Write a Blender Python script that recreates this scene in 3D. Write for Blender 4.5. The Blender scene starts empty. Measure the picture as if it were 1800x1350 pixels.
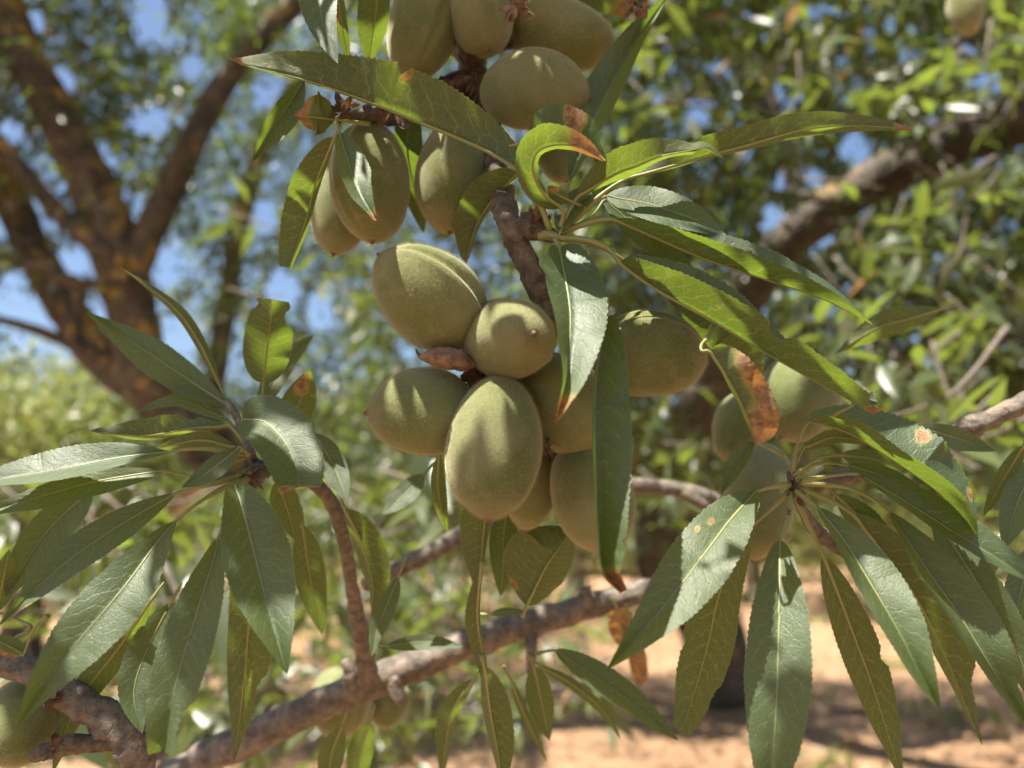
import bpy, math, random
import numpy as np
from mathutils import Vector, Matrix, noise as mnoise

SC = bpy.context.scene
RAD = math.radians

# ------------------------------------------------------------------ camera, light, exposure
CAM_H = 1.35
PITCH = RAD(11.5)
F = 1300.0                 # focal length in pixels of the 1800 px wide photograph
D0 = 0.21                  # focus distance
camd = bpy.data.cameras.new('camera')
cam = bpy.data.objects.new('camera', camd)
SC.collection.objects.link(cam)
cam.location = (0, 0, CAM_H)
cam.rotation_euler = (RAD(90) + PITCH, 0, 0)
camd.sensor_width = 36.0
camd.lens = 26.0
camd.clip_start = 0.01
camd.clip_end = 2000
camd.dof.use_dof = True
camd.dof.focus_distance = D0
camd.dof.aperture_fstop = 8.3
SC.camera = cam
CAM = Vector((0, 0, CAM_H))
FWD = Vector((0, math.cos(PITCH), math.sin(PITCH)))
UPV = Vector((0, -math.sin(PITCH), math.cos(PITCH)))
RGT = Vector((1, 0, 0))

SUN = Vector((-0.32, -0.26, 0.91)).normalized()      # towards the sun
world = bpy.data.worlds.new('World')
SC.world = world
world.use_nodes = True
wn = world.node_tree
wn.nodes.clear()
wo = wn.nodes.new('ShaderNodeOutputWorld')
wb = wn.nodes.new('ShaderNodeBackground')
wb.inputs['Strength'].default_value = 0.059
sk = wn.nodes.new('ShaderNodeTexSky')
sk.sky_type = 'NISHITA'
sk.sun_disc = False
sk.sun_elevation = math.asin(SUN.z)
sk.sun_rotation = math.atan2(SUN.x, SUN.y)
sk.air_density = 1.0
sk.dust_density = 1.6
sk.ozone_density = 2.0
wn.links.new(sk.outputs[0], wb.inputs[0])
wn.links.new(wb.outputs[0], wo.inputs[0])
sd = bpy.data.lights.new('sun', 'SUN')
sd.energy = 5.0
sd.angle = RAD(0.53)
sd.color = (1.0, 0.93, 0.82)
so = bpy.data.objects.new('sun', sd)
SC.collection.objects.link(so)
so.location = SUN * 30
so.rotation_euler = SUN.to_track_quat('Z', 'Y').to_euler()
SC.view_settings.view_transform = 'Standard'
SC.view_settings.look = 'None'
SC.view_settings.gamma = 1.0
SC.view_settings.exposure = 1.87
SC.view_settings.use_curve_mapping = False
SC.render.engine = 'CYCLES'
SC.cycles.use_denoising = True
SC.cycles.max_bounces = 5
SC.cycles.diffuse_bounces = 3
SC.cycles.transmission_bounces = 3
SC.cycles.glossy_bounces = 2
SC.cycles.sample_clamp_indirect = 6
SC.cycles.use_adaptive_sampling = True
SC.cycles.adaptive_threshold = 0.03
SC.cycles.caustics_reflective = False
SC.cycles.caustics_refractive = False

# ------------------------------------------------------------------ helpers
def P(x, y, d):
    """photo pixel + depth along the view axis -> world point"""
    return CAM + FWD * d + RGT * ((x - 900.0) / F * d) + UPV * ((675.0 - y) / F * d)

def dep(dd):
    """depth offset in mm from the plane of focus (far ones stretched)"""
    return D0 + (dd * 3.2 - 18 if dd > 8 else dd) * 0.001

def link(o, parent=None):
    SC.collection.objects.link(o)
    if parent is not None:
        o.parent = parent
    return o

def tag(o, label=None, cat=None, group=None, kind=None):
    if label: o['label'] = label
    if cat: o['category'] = cat
    if group: o['group'] = group
    if kind: o['kind'] = kind
    return o

def empty(name, loc):
    o = bpy.data.objects.new(name, None)
    o.empty_display_size = 0.02
    o.location = loc
    return link(o)

def mesh_obj(name, verts, faces, mat, parent=None, origin=None, smooth=True, uvs=None, attr=None, root=None):
    """verts in world space; the object's origin sits at origin; root = world place of the parent"""
    v = np.asarray(verts, dtype=np.float64).reshape(-1, 3)
    if origin is None: origin = v.mean(axis=0)
    origin = np.array(origin, dtype=np.float64)
    me = bpy.data.meshes.new(name)
    me.from_pydata([tuple(p) for p in (v - origin)], [], faces)
    if smooth:
        me.polygons.foreach_set('use_smooth', [True] * len(me.polygons))
    if uvs is not None:
        ul = me.uv_layers.new(name='UVMap')
        idx = np.zeros(len(me.loops), dtype=np.int32)
        me.loops.foreach_get('vertex_index', idx)
        ul.data.foreach_set('uv', np.asarray(uvs, dtype=np.float32)[idx].ravel())
    if attr is not None:
        for k, a in attr.items():
            at = me.attributes.new(k, 'FLOAT', 'POINT')
            at.data.foreach_set('value', np.asarray(a, dtype=np.float32))
    me.materials.append(mat)
    o = bpy.data.objects.new(name, me)
    base = np.array(root) if root is not None else np.zeros(3)
    o.location = tuple(origin - base)
    return link(o, parent)

def fast_mesh(name, V, tris, mat, attr=None):
    """large triangle soup: V (n,3), tris (m,3)"""
    me = bpy.data.meshes.new(name)
    me.vertices.add(len(V)); me.loops.add(tris.size); me.polygons.add(len(tris))
    me.vertices.foreach_set('co', V.astype(np.float32).ravel())
    me.loops.foreach_set('vertex_index', tris.astype(np.int32).ravel())
    me.polygons.foreach_set('loop_start', np.arange(0, tris.size, 3, dtype=np.int32))
    me.polygons.foreach_set('loop_total', np.full(len(tris), 3, dtype=np.int32))
    me.polygons.foreach_set('use_smooth', np.ones(len(tris), dtype=bool))
    if attr is not None:
        for k, a in attr.items():
            at = me.attributes.new(k, 'FLOAT', 'POINT')
            at.data.foreach_set('value', a.astype(np.float32))
    me.update(calc_edges=True)
    me.materials.append(mat)
    return me

def catmull(pts, n):
    """n+1 points along a Catmull-Rom spline through pts, evenly spaced in arc length"""
    p = np.array([tuple(q) for q in pts], dtype=np.float64)
    if len(p) == 2:
        p = np.vstack([p[0], p.mean(axis=0), p[1]])
    q = np.vstack([2 * p[0] - p[1], p, 2 * p[-1] - p[-2]])
    out = []
    for i in range(1, len(q) - 2):
        a, b, c, d = q[i - 1], q[i], q[i + 1], q[i + 2]
        for t in np.linspace(0, 1, 24, endpoint=False):
            out.append(0.5 * ((2 * b) + (c - a) * t + (2 * a - 5 * b + 4 * c - d) * t * t + (3 * b - 3 * c + d - a) * t ** 3))
    out.append(p[-1])
    out = np.array(out)
    s = np.concatenate([[0], np.cumsum(np.linalg.norm(np.diff(out, axis=0), axis=1))])
    u = np.linspace(0, s[-1], n + 1)
    return np.stack([np.interp(u, s, out[:, k]) for k in range(3)], axis=1), s[-1]

def nrm(a):
    return a / np.maximum(np.linalg.norm(a, axis=-1, keepdims=True), 1e-12)

def tangents(c):
    t = np.gradient(c, axis=0)
    return nrm(t)

def tube(pts, radii, seg=10, rows=24, bump=0.0, bscale=400.0, seed=0, cap=True):
    """tapered tube through pts; returns verts, faces"""
    c, L = catmull(pts, rows)
    t = tangents(c)
    r = np.interp(np.linspace(0, 1, rows + 1), np.linspace(0, 1, len(radii)), radii)
    ref = np.array([0.13, 0.21, 0.97])
    b = np.cross(t, ref); bad = np.linalg.norm(b, axis=1) < 0.2
    b[bad] = np.cross(t[bad], np.array([1.0, 0, 0]))
    b = nrm(b); n = np.cross(b, t)
    V = []
    for i in range(rows + 1):
        for k in range(seg):
            a = 2 * math.pi * k / seg
            d = b[i] * math.cos(a) + n[i] * math.sin(a)
            rr = r[i]
            if bump:
                q = Vector(c[i] + d * r[i]) * bscale + Vector((seed * 7.3, seed, 0))
                rr *= 1 + bump * (mnoise.noise(q) + 0.6 * mnoise.noise(q * 2.3))
            V.append(c[i] + d * rr)
    Fc = []
    for i in range(rows):
        for k in range(seg):
            k2 = (k + 1) % seg
            Fc.append((i * seg + k, i * seg + k2, (i + 1) * seg + k2, (i + 1) * seg + k))
    if cap:
        V.append(c[0]); V.append(c[-1])
        a, z = len(V) - 2, len(V) - 1
        for k in range(seg):
            k2 = (k + 1) % seg
            Fc.append((k2, k, a)); Fc.append((rows * seg + k, rows * seg + k2, z))
    return V, Fc

# ------------------------------------------------------------------ materials
class NT:
    def __init__(self, name):
        self.m = bpy.data.materials.new(name)
        self.m.use_nodes = True
        self.t = self.m.node_tree
        self.t.nodes.clear()
        self.out = self.n('OutputMaterial')
    def n(self, typ, **kw):
        o = self.t.nodes.new('ShaderNode' + typ)
        for k, v in kw.items():
            setattr(o, k, v)
        return o
    def l(self, a, b):
        self.t.links.new(a, b)
    def val(self, s, v):
        if isinstance(v, (int, float, tuple)): s.default_value = v
        else: self.l(v, s)
    def math(self, op, a, b=0.0, c=0.0, clamp=False):
        o = self.n('Math', operation=op, use_clamp=clamp)
        self.val(o.inputs[0], a); self.val(o.inputs[1], b); self.val(o.inputs[2], c)
        return o.outputs[0]
    def mix(self, f, a, b):
        o = self.n('Mix', data_type='RGBA')
        self.val(o.inputs[0], f)
        self.val(o.inputs[6], a if not isinstance(a, tuple) or len(a) == 4 else a + (1,))
        self.val(o.inputs[7], b if not isinstance(b, tuple) or len(b) == 4 else b + (1,))
        return o.outputs[2]
    def noise(self, vec, scale, detail=3.0, rough=0.55):
        o = self.n('TexNoise')
        if vec is not None: self.l(vec, o.inputs['Vector'])
        o.inputs['Scale'].default_value = scale; o.inputs['Detail'].default_value = detail
        o.inputs['Roughness'].default_value = rough
        return o.outputs['Fac']
    def ramp(self, f, lo, hi, a=0.0, b=1.0):
        o = self.n('MapRange', interpolation_type='SMOOTHSTEP')
        self.val(o.inputs[0], f); self.val(o.inputs[1], lo); self.val(o.inputs[2], hi)
        self.val(o.inputs[3], a); self.val(o.inputs[4], b)
        return o.outputs[0]
    def xyz(self, x, y, z):
        o = self.n('CombineXYZ')
        self.val(o.inputs[0], x); self.val(o.inputs[1], y); self.val(o.inputs[2], z)
        return o.outputs[0]

def leaf_material():
    M = NT('almond_leaf')
    uv = M.n('UVMap'); uv.uv_map = 'UVMap'
    sp = M.n('SeparateXYZ'); M.l(uv.outputs[0], sp.inputs[0])
    u = sp.outputs[0]; v = sp.outputs[1]
    oi = M.n('ObjectInfo'); rnd = oi.outputs['Random']
    geo = M.n('NewGeometry'); back = geo.outputs['Backfacing']
    vs = M.math('MULTIPLY_ADD', v, 2.0, -1.0)
    a = M.math('ABSOLUTE', vs)
    sgn = M.math('GREATER_THAN', vs, 0.0)
    tc = M.n('TexCoord'); ob = tc.outputs['Object']
    r40 = M.math('MULTIPLY', rnd, 40.0)
    uvn = M.xyz(M.math('MULTIPLY_ADD', u, 5.0, r40), M.math('MULTIPLY', vs, 1.2), r40)
    wob = M.noise(uvn, 2.2, 3.0)
    wobc = M.math('SUBTRACT', wob, 0.5)
    # side veins, arching forward towards the margin
    ph = M.math('SUBTRACT', u, M.math('MULTIPLY', a, 0.085))
    ph = M.math('SUBTRACT', ph, M.math('MULTIPLY', M.math('MULTIPLY', a, a), 0.055))
    ph = M.math('MULTIPLY_ADD', ph, 13.0, M.math('MULTIPLY_ADD', sgn, 0.45, r40))
    ph = M.math('MULTIPLY_ADD', wobc, 1.5, ph)
    tri = M.math('ABSOLUTE', M.math('SUBTRACT', M.math('FRACT', ph), 0.5))
    vein = M.ramp(tri, 0.02, 0.075, 1.0, 0.0)
    vein = M.math('MULTIPLY', vein, M.ramp(a, 0.62, 0.95, 1.0, 0.25))
    # fine net between the veins
    vo = M.n('TexVoronoi', feature='DISTANCE_TO_EDGE')
    M.l(M.xyz(M.math('MULTIPLY', u, 62.0), M.math('MULTIPLY', vs, 9.0), r40), vo.inputs['Vector'])
    vo.inputs['Scale'].default_value = 1.0
    net = M.ramp(vo.outputs['Distance'], 0.02, 0.14, 1.0, 0.0)
    vo2 = M.n('TexVoronoi', feature='DISTANCE_TO_EDGE')
    M.l(M.xyz(M.math('MULTIPLY', u, 24.0), M.math('MULTIPLY', vs, 3.2), r40), vo2.inputs['Vector'])
    vo2.inputs['Scale'].default_value = 1.0
    net2 = M.ramp(vo2.outputs['Distance'], 0.01, 0.06, 1.0, 0.0)
    rib = M.ramp(a, 0.015, 0.05, 1.0, 0.0)
    margin = M.ramp(a, 0.94, 0.985, 0.0, 1.0)
    veins = M.math('MAXIMUM', vein, M.math('MULTIPLY', net2, 0.5))
    veins = M.math('MAXIMUM', veins, M.math('MULTIPLY', net, 0.22))
    veins = M.math('MAXIMUM', veins, rib)
    veins = M.math('MAXIMUM', veins, M.math('MULTIPLY', margin, 0.8))
    big = M.noise(uvn, 0.8, 2.0)
    fine = M.noise(ob, 900.0, 2.0)
    # upper face
    up = M.mix(big, (0.025, 0.047, 0.018), (0.039, 0.064, 0.026))
    up = M.mix(M.math('MULTIPLY', rnd, 0.6), up, (0.045, 0.068, 0.022))
    up = M.mix(M.math('MULTIPLY', veins, 0.20), up, (0.17, 0.21, 0.09))
    # lower face: paler, yellower
    lo = M.mix(big, (0.048, 0.064, 0.020), (0.066, 0.083, 0.027))
    lo = M.mix(M.math('MULTIPLY', veins, 0.38), lo, (0.25, 0.26, 0.10))
    col = M.mix(back, up, lo)
    col = M.mix(M.math('MULTIPLY', fine, 0.22), col, M.mix(back, (0.024, 0.05, 0.014), (0.05, 0.07, 0.015)))
    # pale insect scars
    vs3 = M.n('TexVoronoi', feature='F1')
    M.l(M.xyz(M.math('MULTIPLY', u, 16.0), M.math('MULTIPLY', vs, 2.2), r40), vs3.inputs['Vector'])
    vs3.inputs['Scale'].default_value = 1.0
    scar = M.ramp(M.math('ADD', vs3.outputs['Distance'], M.math('MULTIPLY', M.noise(uvn, 18.0, 3.0), 0.16)), 0.10, 0.14, 1.0, 0.0)
    scar = M.math('MULTIPLY', scar, M.math('GREATER_THAN', M.noise(uvn, 1.7, 1.0), 0.56))
    col = M.mix(M.math('MULTIPLY', scar, 0.55), col, (0.34, 0.32, 0.17))
    # dry brown tissue
    at = M.n('Attribute'); at.attribute_name = 'dry'
    dn = M.noise(ob, 260.0, 5.0)
    dry = M.ramp(M.math('MULTIPLY_ADD', M.math('SUBTRACT', dn, 0.5), 0.55, at.outputs['Fac']), 0.44, 0.56)
    ring = M.ramp(M.math('MULTIPLY_ADD', M.math('SUBTRACT', dn, 0.5), 0.55, at.outputs['Fac']), 0.16, 0.46)
    dcol = M.mix(M.ramp(M.noise(ob, 480.0, 6.0, 0.7), 0.32, 0.68), (0.100, 0.052, 0.020), (0.36, 0.215, 0.100))
    col = M.mix(M.math('MULTIPLY', ring, 0.7), col, (0.26, 0.22, 0.045))
    col = M.mix(dry, col, dcol)
    # shading
    bs = M.n('BsdfPrincipled')
    M.l(col, bs.inputs['Base Color'])
    rough = M.math('ADD', M.math('MULTIPLY_ADD', back, 0.20, 0.48), M.math('MULTIPLY', fine, 0.12))
    M.l(M.math('MAXIMUM', rough, M.math('MULTIPLY', dry, 0.75)), bs.inputs['Roughness'])
    bs.inputs['Specular IOR Level'].default_value = 0.6
    tr = M.n('BsdfTranslucent')
    tcol = M.mix(M.math('MULTIPLY', veins, 0.7), (0.24, 0.38, 0.022), (0.46, 0.54, 0.13))
    tcol = M.mix(M.math('MULTIPLY', fine, 0.35), tcol, (0.16, 0.26, 0.01))
    tcol = M.mix(dry, tcol, (0.38, 0.17, 0.035))
    M.l(tcol, tr.inputs['Color'])
    mx = M.n('MixShader'); mx.inputs[0].default_value = 0.27
    M.l(bs.outputs[0], mx.inputs[1]); M.l(tr.outputs[0], mx.inputs[2])
    bu = M.n('Bump'); bu.inputs['Strength'].default_value = 0.35; bu.inputs['Distance'].default_value = 0.0004
    h = M.math('MULTIPLY', M.math('MULTIPLY_ADD', net, 0.35, M.math('MULTIPLY_ADD', net2, 0.35, vein)), M.math('MULTIPLY_ADD', back, -1.6, 0.8))
    M.l(M.math('MULTIPLY_ADD', wob, 0.8, M.math('MULTIPLY', h, -0.7)), bu.inputs['Height'])
    M.l(bu.outputs[0], bs.inputs['Normal'])
    M.l(mx.outputs[0], M.out.inputs[0])
    return M.m

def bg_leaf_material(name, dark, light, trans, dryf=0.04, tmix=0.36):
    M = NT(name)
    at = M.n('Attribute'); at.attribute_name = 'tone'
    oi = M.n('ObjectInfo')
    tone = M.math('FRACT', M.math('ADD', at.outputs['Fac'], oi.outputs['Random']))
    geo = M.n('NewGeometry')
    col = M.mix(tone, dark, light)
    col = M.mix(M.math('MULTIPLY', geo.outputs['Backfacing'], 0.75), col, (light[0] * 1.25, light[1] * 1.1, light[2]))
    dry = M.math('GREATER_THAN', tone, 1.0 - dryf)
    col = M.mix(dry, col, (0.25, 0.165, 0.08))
    bs = M.n('BsdfPrincipled'); M.l(col, bs.inputs['Base Color'])
    M.l(M.math('MULTIPLY_ADD', geo.outputs['Backfacing'], 0.30, 0.40), bs.inputs['Roughness'])
    bs.inputs['Specular IOR Level'].default_value = 0.7
    tr = M.n('BsdfTranslucent')
    M.l(M.mix(dry, trans, (0.32, 0.18, 0.06)), tr.inputs['Color'])
    mx = M.n('MixShader'); mx.inputs[0].default_value = tmix
    M.l(bs.outputs[0], mx.inputs[1]); M.l(tr.outputs[0], mx.inputs[2])
    M.l(mx.outputs[0], M.out.inputs[0])
    return M.m

def stalk_material():
    M = NT('leaf_stalk')
    tc = M.n('TexCoord')
    n = M.noise(tc.outputs['Object'], 300.0, 3.0)
    bs = M.n('BsdfPrincipled')
    M.l(M.mix(n, (0.15, 0.17, 0.052), (0.25, 0.245, 0.095)), bs.inputs['Base Color'])
    bs.inputs['Roughness'].default_value = 0.5
    tr = M.n('BsdfTranslucent'); tr.inputs['Color'].default_value = (0.5, 0.5, 0.1, 1)
    mx = M.n('MixShader'); mx.inputs[0].default_value = 0.15
    M.l(bs.outputs[0], mx.inputs[1]); M.l(tr.outputs[0], mx.inputs[2])
    M.l(mx.outputs[0], M.out.inputs[0])
    return M.m

def bark_material(name, dark, light, scale, lichen=None, lich_amt=0.55, bump=0.002, crk=0.12):
    M = NT(name)
    tc = M.n('TexCoord'); ob = tc.outputs['Object']
    n1 = M.noise(ob, scale, 6.0, 0.65)
    n2 = M.noise(ob, scale * 4.2, 4.0)
    vo = M.n('TexVoronoi', feature='DISTANCE_TO_EDGE'); M.l(ob, vo.inputs['Vector']); vo.inputs['Scale'].default_value = scale * 0.9
    crack = M.ramp(vo.outputs['Distance'], 0.0, 0.12, 1.0, 0.0)
    col = M.mix(M.ramp(n1, 0.3, 0.7), dark, light)
    col = M.mix(M.math('MULTIPLY', crack, crk), col, tuple(c * 0.5 for c in dark))
    col = M.mix(M.ramp(n2, 0.6, 0.75, 0.0, 0.5), col, tuple(min(1, c * 1.5) for c in light))
    if lichen:
        n3 = M.noise(ob, scale * 0.55, 5.0, 0.7)
        # more lichen on faces turned upward and to the right
        ge = M.n('NewGeometry'); sx = M.n('SeparateXYZ'); M.l(ge.outputs['Normal'], sx.inputs[0])
        n3 = M.math('MULTIPLY_ADD', sx.outputs[2], 0.10, M.math('MULTIPLY_ADD', sx.outputs[0], 0.05, n3))
        col = M.mix(M.ramp(n3, lich_amt, lich_amt + 0.10), col, M.mix(n2, lichen, tuple(c * 0.55 for c in lichen)))
    bs = M.n('BsdfPrincipled'); M.l(col, bs.inputs['Base Color'])
    bs.inputs['Roughness'].default_value = 0.85
    bu = M.n('Bump'); bu.inputs['Strength'].default_value = 0.8; bu.inputs['Distance'].default_value = bump
    M.l(M.math('MULTIPLY_ADD', crack, -crk, M.math('MULTIPLY_ADD', n2, 0.5, n1)), bu.inputs['Height'])
    M.l(bu.outputs[0], bs.inputs['Normal'])
    M.l(bs.outputs[0], M.out.inputs[0])
    return M.m

def fruit_material():
    M = NT('almond_hull')
    tc = M.n('TexCoord'); ob = tc.outputs['Object']
    oi = M.n('ObjectInfo'); rnd = oi.outputs['Random']
    shift = M.n('VectorMath', operation='ADD'); M.l(ob, shift.inputs[0])
    M.l(M.xyz(M.math('MULTIPLY', rnd, 3.0), M.math('MULTIPLY', rnd, 7.0), rnd), shift.inputs[1])
    vec = shift.outputs[0]
    n1 = M.noise(vec, 55.0, 4.0, 0.6)
    n2 = M.noise(vec, 1500.0, 3.0, 0.7)
    n3 = M.noise(vec, 190.0, 4.0, 0.65)
    at = M.n('Attribute'); at.attribute_name = 'along'
    ag = M.n('Attribute'); ag.attribute_name = 'groove'
    col = M.mix(M.ramp(n1, 0.32, 0.68), (0.066, 0.090, 0.024), (0.120, 0.132, 0.052))
    col = M.mix(M.math('MULTIPLY', rnd, 0.35), col, (0.095, 0.116, 0.038))
    tip = M.ramp(M.math('MULTIPLY_ADD', M.math('SUBTRACT', n3, 0.5), 0.25, at.outputs['Fac']), 0.80, 1.0)
    col = M.mix(M.math('MULTIPLY', tip, 0.5), col, (0.20, 0.175, 0.09))
    col = M.mix(M.math('MULTIPLY', ag.outputs['Fac'], 0.40), col, (0.15, 0.15, 0.03))
    col = M.mix(M.ramp(n3, 0.54, 0.74, 0.0, 0.55), col, (0.185, 0.185, 0.105))
    col = M.mix(M.ramp(M.noise(vec, 26.0, 3.0, 0.6), 0.46, 0.66, 0.0, 0.6), col, (0.175, 0.178, 0.095))
    col = M.mix(M.ramp(n2, 0.35, 0.75, 0.0, 0.22), col, (0.27, 0.26, 0.14))
    vo = M.n('TexVoronoi', feature='F1'); M.l(vec, vo.inputs['Vector']); vo.inputs['Scale'].default_value = 260.0
    sp = M.ramp(vo.outputs['Distance'], 0.06, 0.12, 1.0, 0.0)
    sp = M.math('MULTIPLY', sp, M.math('GREATER_THAN', M.noise(vec, 90.0, 1.0), 0.6))
    col = M.mix(M.math('MULTIPLY', sp, 0.5), col, (0.12, 0.075, 0.03))
    bs = M.n('BsdfPrincipled'); M.l(col, bs.inputs['Base Color'])
    bs.inputs['Roughness'].default_value = 0.9
    bs.inputs['Specular IOR Level'].default_value = 0.15
    bs.inputs['Sheen Weight'].default_value = 0.45
    bs.inputs['Sheen Roughness'].default_value = 0.45
    bs.inputs['Sheen Tint'].default_value = (0.95, 0.88, 0.66, 1)
    bs.inputs['Subsurface Weight'].default_value = 0.0
    bu = M.n('Bump'); bu.inputs['Strength'].default_value = 0.35; bu.inputs['Distance'].default_value = 0.0004
    M.l(M.math('MULTIPLY_ADD', n3, 1.5, n2), bu.inputs['Height'])
    M.l(bu.outputs[0], bs.inputs['Normal'])
    M.l(bs.outputs[0], M.out.inputs[0])
    return M.m

def fuzz_material():
    M = NT('hull_fuzz')
    bs = M.n('BsdfDiffuse'); bs.inputs['Color'].default_value = (0.34, 0.32, 0.19, 1)
    tr = M.n('BsdfTranslucent'); tr.inputs['Color'].default_value = (0.48, 0.44, 0.27, 1)
    mx = M.n('MixShader'); mx.inputs[0].default_value = 0.5
    M.l(bs.outputs[0], mx.inputs[1]); M.l(tr.outputs[0], mx.inputs[2])
    M.l(mx.outputs[0], M.out.inputs[0])
    return M.m

def dry_material(name, dark, light, trans):
    M = NT(name)
    tc = M.n('TexCoord'); ob = tc.outputs['Object']
    n = M.noise(ob, 340.0, 5.0, 0.65)
    bs = M.n('BsdfPrincipled'); M.l(M.mix(M.ramp(n, 0.3, 0.7), dark, light), bs.inputs['Base Color'])
    bs.inputs['Roughness'].default_value = 0.8
    bu = M.n('Bump'); bu.inputs['Strength'].default_value = 0.6; bu.inputs['Distance'].default_value = 0.0006
    M.l(n, bu.inputs['Height']); M.l(bu.outputs[0], bs.inputs['Normal'])
    tr = M.n('BsdfTranslucent'); tr.inputs['Color'].default_value = trans + (1,)
    mx = M.n('MixShader'); mx.inputs[0].default_value = 0.2
    M.l(bs.outputs[0], mx.inputs[1]); M.l(tr.outputs[0], mx.inputs[2])
    M.l(mx.outputs[0], M.out.inputs[0])
    return M.m

def ground_material():
    M = NT('dry_earth')
    tc = M.n('TexCoord'); ob = tc.outputs['Object']
    n1 = M.noise(ob, 0.7, 5.0, 0.6); n2 = M.noise(ob, 9.0, 6.0, 0.7); n3 = M.noise(ob, 60.0, 4.0, 0.7)
    col = M.mix(M.ramp(n1, 0.3, 0.7), (0.238, 0.138, 0.073), (0.315, 0.192, 0.106))
    col = M.mix(M.ramp(n2, 0.45, 0.75, 0.0, 0.6), col, (0.16, 0.092, 0.050))
    col = M.mix(M.ramp(n3, 0.6, 0.75, 0.0, 0.5), col, (0.31, 0.205, 0.125))
    bs = M.n('BsdfPrincipled'); M.l(col, bs.inputs['Base Color']); bs.inputs['Roughness'].default_value = 0.95
    bu = M.n('Bump'); bu.inputs['Strength'].default_value = 0.7; bu.inputs['Distance'].default_value = 0.05
    M.l(M.math('MULTIPLY_ADD', n3, 0.3, n2), bu.inputs['Height']); M.l(bu.outputs[0], bs.inputs['Normal'])
    M.l(bs.outputs[0], M.out.inputs[0])
    return M.m

MAT_LEAF = leaf_material()
MAT_STALK = stalk_material()
MAT_TWIG = bark_material('twig_bark', (0.058, 0.048, 0.038), (0.18, 0.148, 0.115), 260.0, None, bump=0.0012)
MAT_SPUR = bark_material('spur_bark', (0.040, 0.029, 0.019), (0.150, 0.110, 0.070), 300.0, None, bump=0.0012)
MAT_BRANCH = bark_material('branch_bark', (0.058, 0.047, 0.037), (0.195, 0.157, 0.12), 150.0, None, bump=0.0015)
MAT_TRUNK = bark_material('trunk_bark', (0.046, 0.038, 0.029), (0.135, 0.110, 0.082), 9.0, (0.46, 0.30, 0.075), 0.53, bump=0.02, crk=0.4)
MAT_TRUNK_B = bark_material('shaded_bark', (0.042, 0.035, 0.027), (0.120, 0.098, 0.074), 9.0, (0.44, 0.25, 0.05), 0.60, bump=0.02, crk=0.4)  # bark coloured darker to stand in for shade from overhead
MAT_FARTRUNK = bark_material('far_bark', (0.085, 0.055, 0.036), (0.19, 0.13, 0.085), 6.0, None, bump=0.02)
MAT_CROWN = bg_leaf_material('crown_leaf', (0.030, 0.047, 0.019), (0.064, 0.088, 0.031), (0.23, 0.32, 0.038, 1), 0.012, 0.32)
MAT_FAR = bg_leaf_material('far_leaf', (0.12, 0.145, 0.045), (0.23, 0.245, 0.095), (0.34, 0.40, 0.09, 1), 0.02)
MAT_HULL = fruit_material()
MAT_FUZZ = fuzz_material()
MAT_DRY = dry_material('dry_husk', (0.085, 0.052, 0.030), (0.27, 0.175, 0.105), (0.20, 0.11, 0.05))
MAT_BUD = dry_material('bud_scale', (0.040, 0.026, 0.017), (0.18, 0.115, 0.066), (0.15, 0.085, 0.04))
MAT_GROUND = ground_material()
MAT_LITTER = bg_leaf_material('litter_leaf', (0.07, 0.045, 0.025), (0.22, 0.15, 0.085), (0.2, 0.12, 0.04, 1), 0.0, 0.1)

# ------------------------------------------------------------------ ground
def make_ground():
    rng = np.random.default_rng(3)
    xs = np.concatenate([-np.geomspace(400, 9, 14), np.linspace(-8, 8, 60), np.geomspace(9, 400, 14)])
    ys = np.concatenate([-np.geomspace(400, 4, 10), np.linspace(-3, 16, 70), np.geomspace(17, 600, 18)])
    V = []
    for y in ys:
        for x in xs:
            z = 0.07 * mnoise.noise(Vector((x * 0.5, y * 0.5, 1))) + 0.03 * mnoise.noise(Vector((x * 2.1, y * 2.1, 5)))
            V.append((x, y, z))
    W = len(xs)
    Fc = [(j * W + i, j * W + i + 1, (j + 1) * W + i + 1, (j + 1) * W + i) for j in range(len(ys) - 1) for i in range(W - 1)]
    tag(mesh_obj('ground', V, Fc, MAT_GROUND, origin=(0, 0, 0)), kind='structure')
make_ground()

# ------------------------------------------------------------------ leaf template for crowns
def leaf_template(fold=0.25, curl=0.12):
    # unit length along +y, half width 0.13, normal +z
    st = [(0.0, 0.0), (0.18, 0.085), (0.42, 0.128), (0.70, 0.088), (1.0, 0.0)]
    V = []; T = []
    for i, (y, w) in enumerate(st):
        z = -curl * y * y
        if w == 0: V.append((0, y, z))
        else:
            V += [(-w, y, z + fold * w), (0, y, z), (w, y, z + fold * w)]
    T += [(0, 2, 1), (0, 3, 2)]
    for i in (1, 4):
        a = i; b = i + 3
        T += [(a, a + 1, b + 1), (a, b + 1, b), (a + 1, a + 2, b + 2), (a + 1, b + 2, b + 1)]
    T += [(7, 8, 10), (8, 9, 10)]
    return np.array(V, dtype=np.float64), np.array(T, dtype=np.int32)
LT_V, LT_T = leaf_template()
LT_T = LT_T[:, [0, 1, 2]]

# a plainer leaf for the great number of leaves out of focus
LS_V = np.array([(0, 0, 0), (-.15, .42, .03), (0, .42, -.02), (.15, .42, .03), (0, 1, -.12)], dtype=np.float64)
LS_T = np.array([(0, 2, 1), (0, 3, 2), (1, 2, 4), (2, 3, 4)], dtype=np.int32)

def quats_from(dirs, norms):
    """rotation matrices with y along dirs and z near norms"""
    y = nrm(dirs); x = nrm(np.cross(y, norms)); z = np.cross(x, y)
    return np.stack([x, y, z], axis=2)

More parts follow.
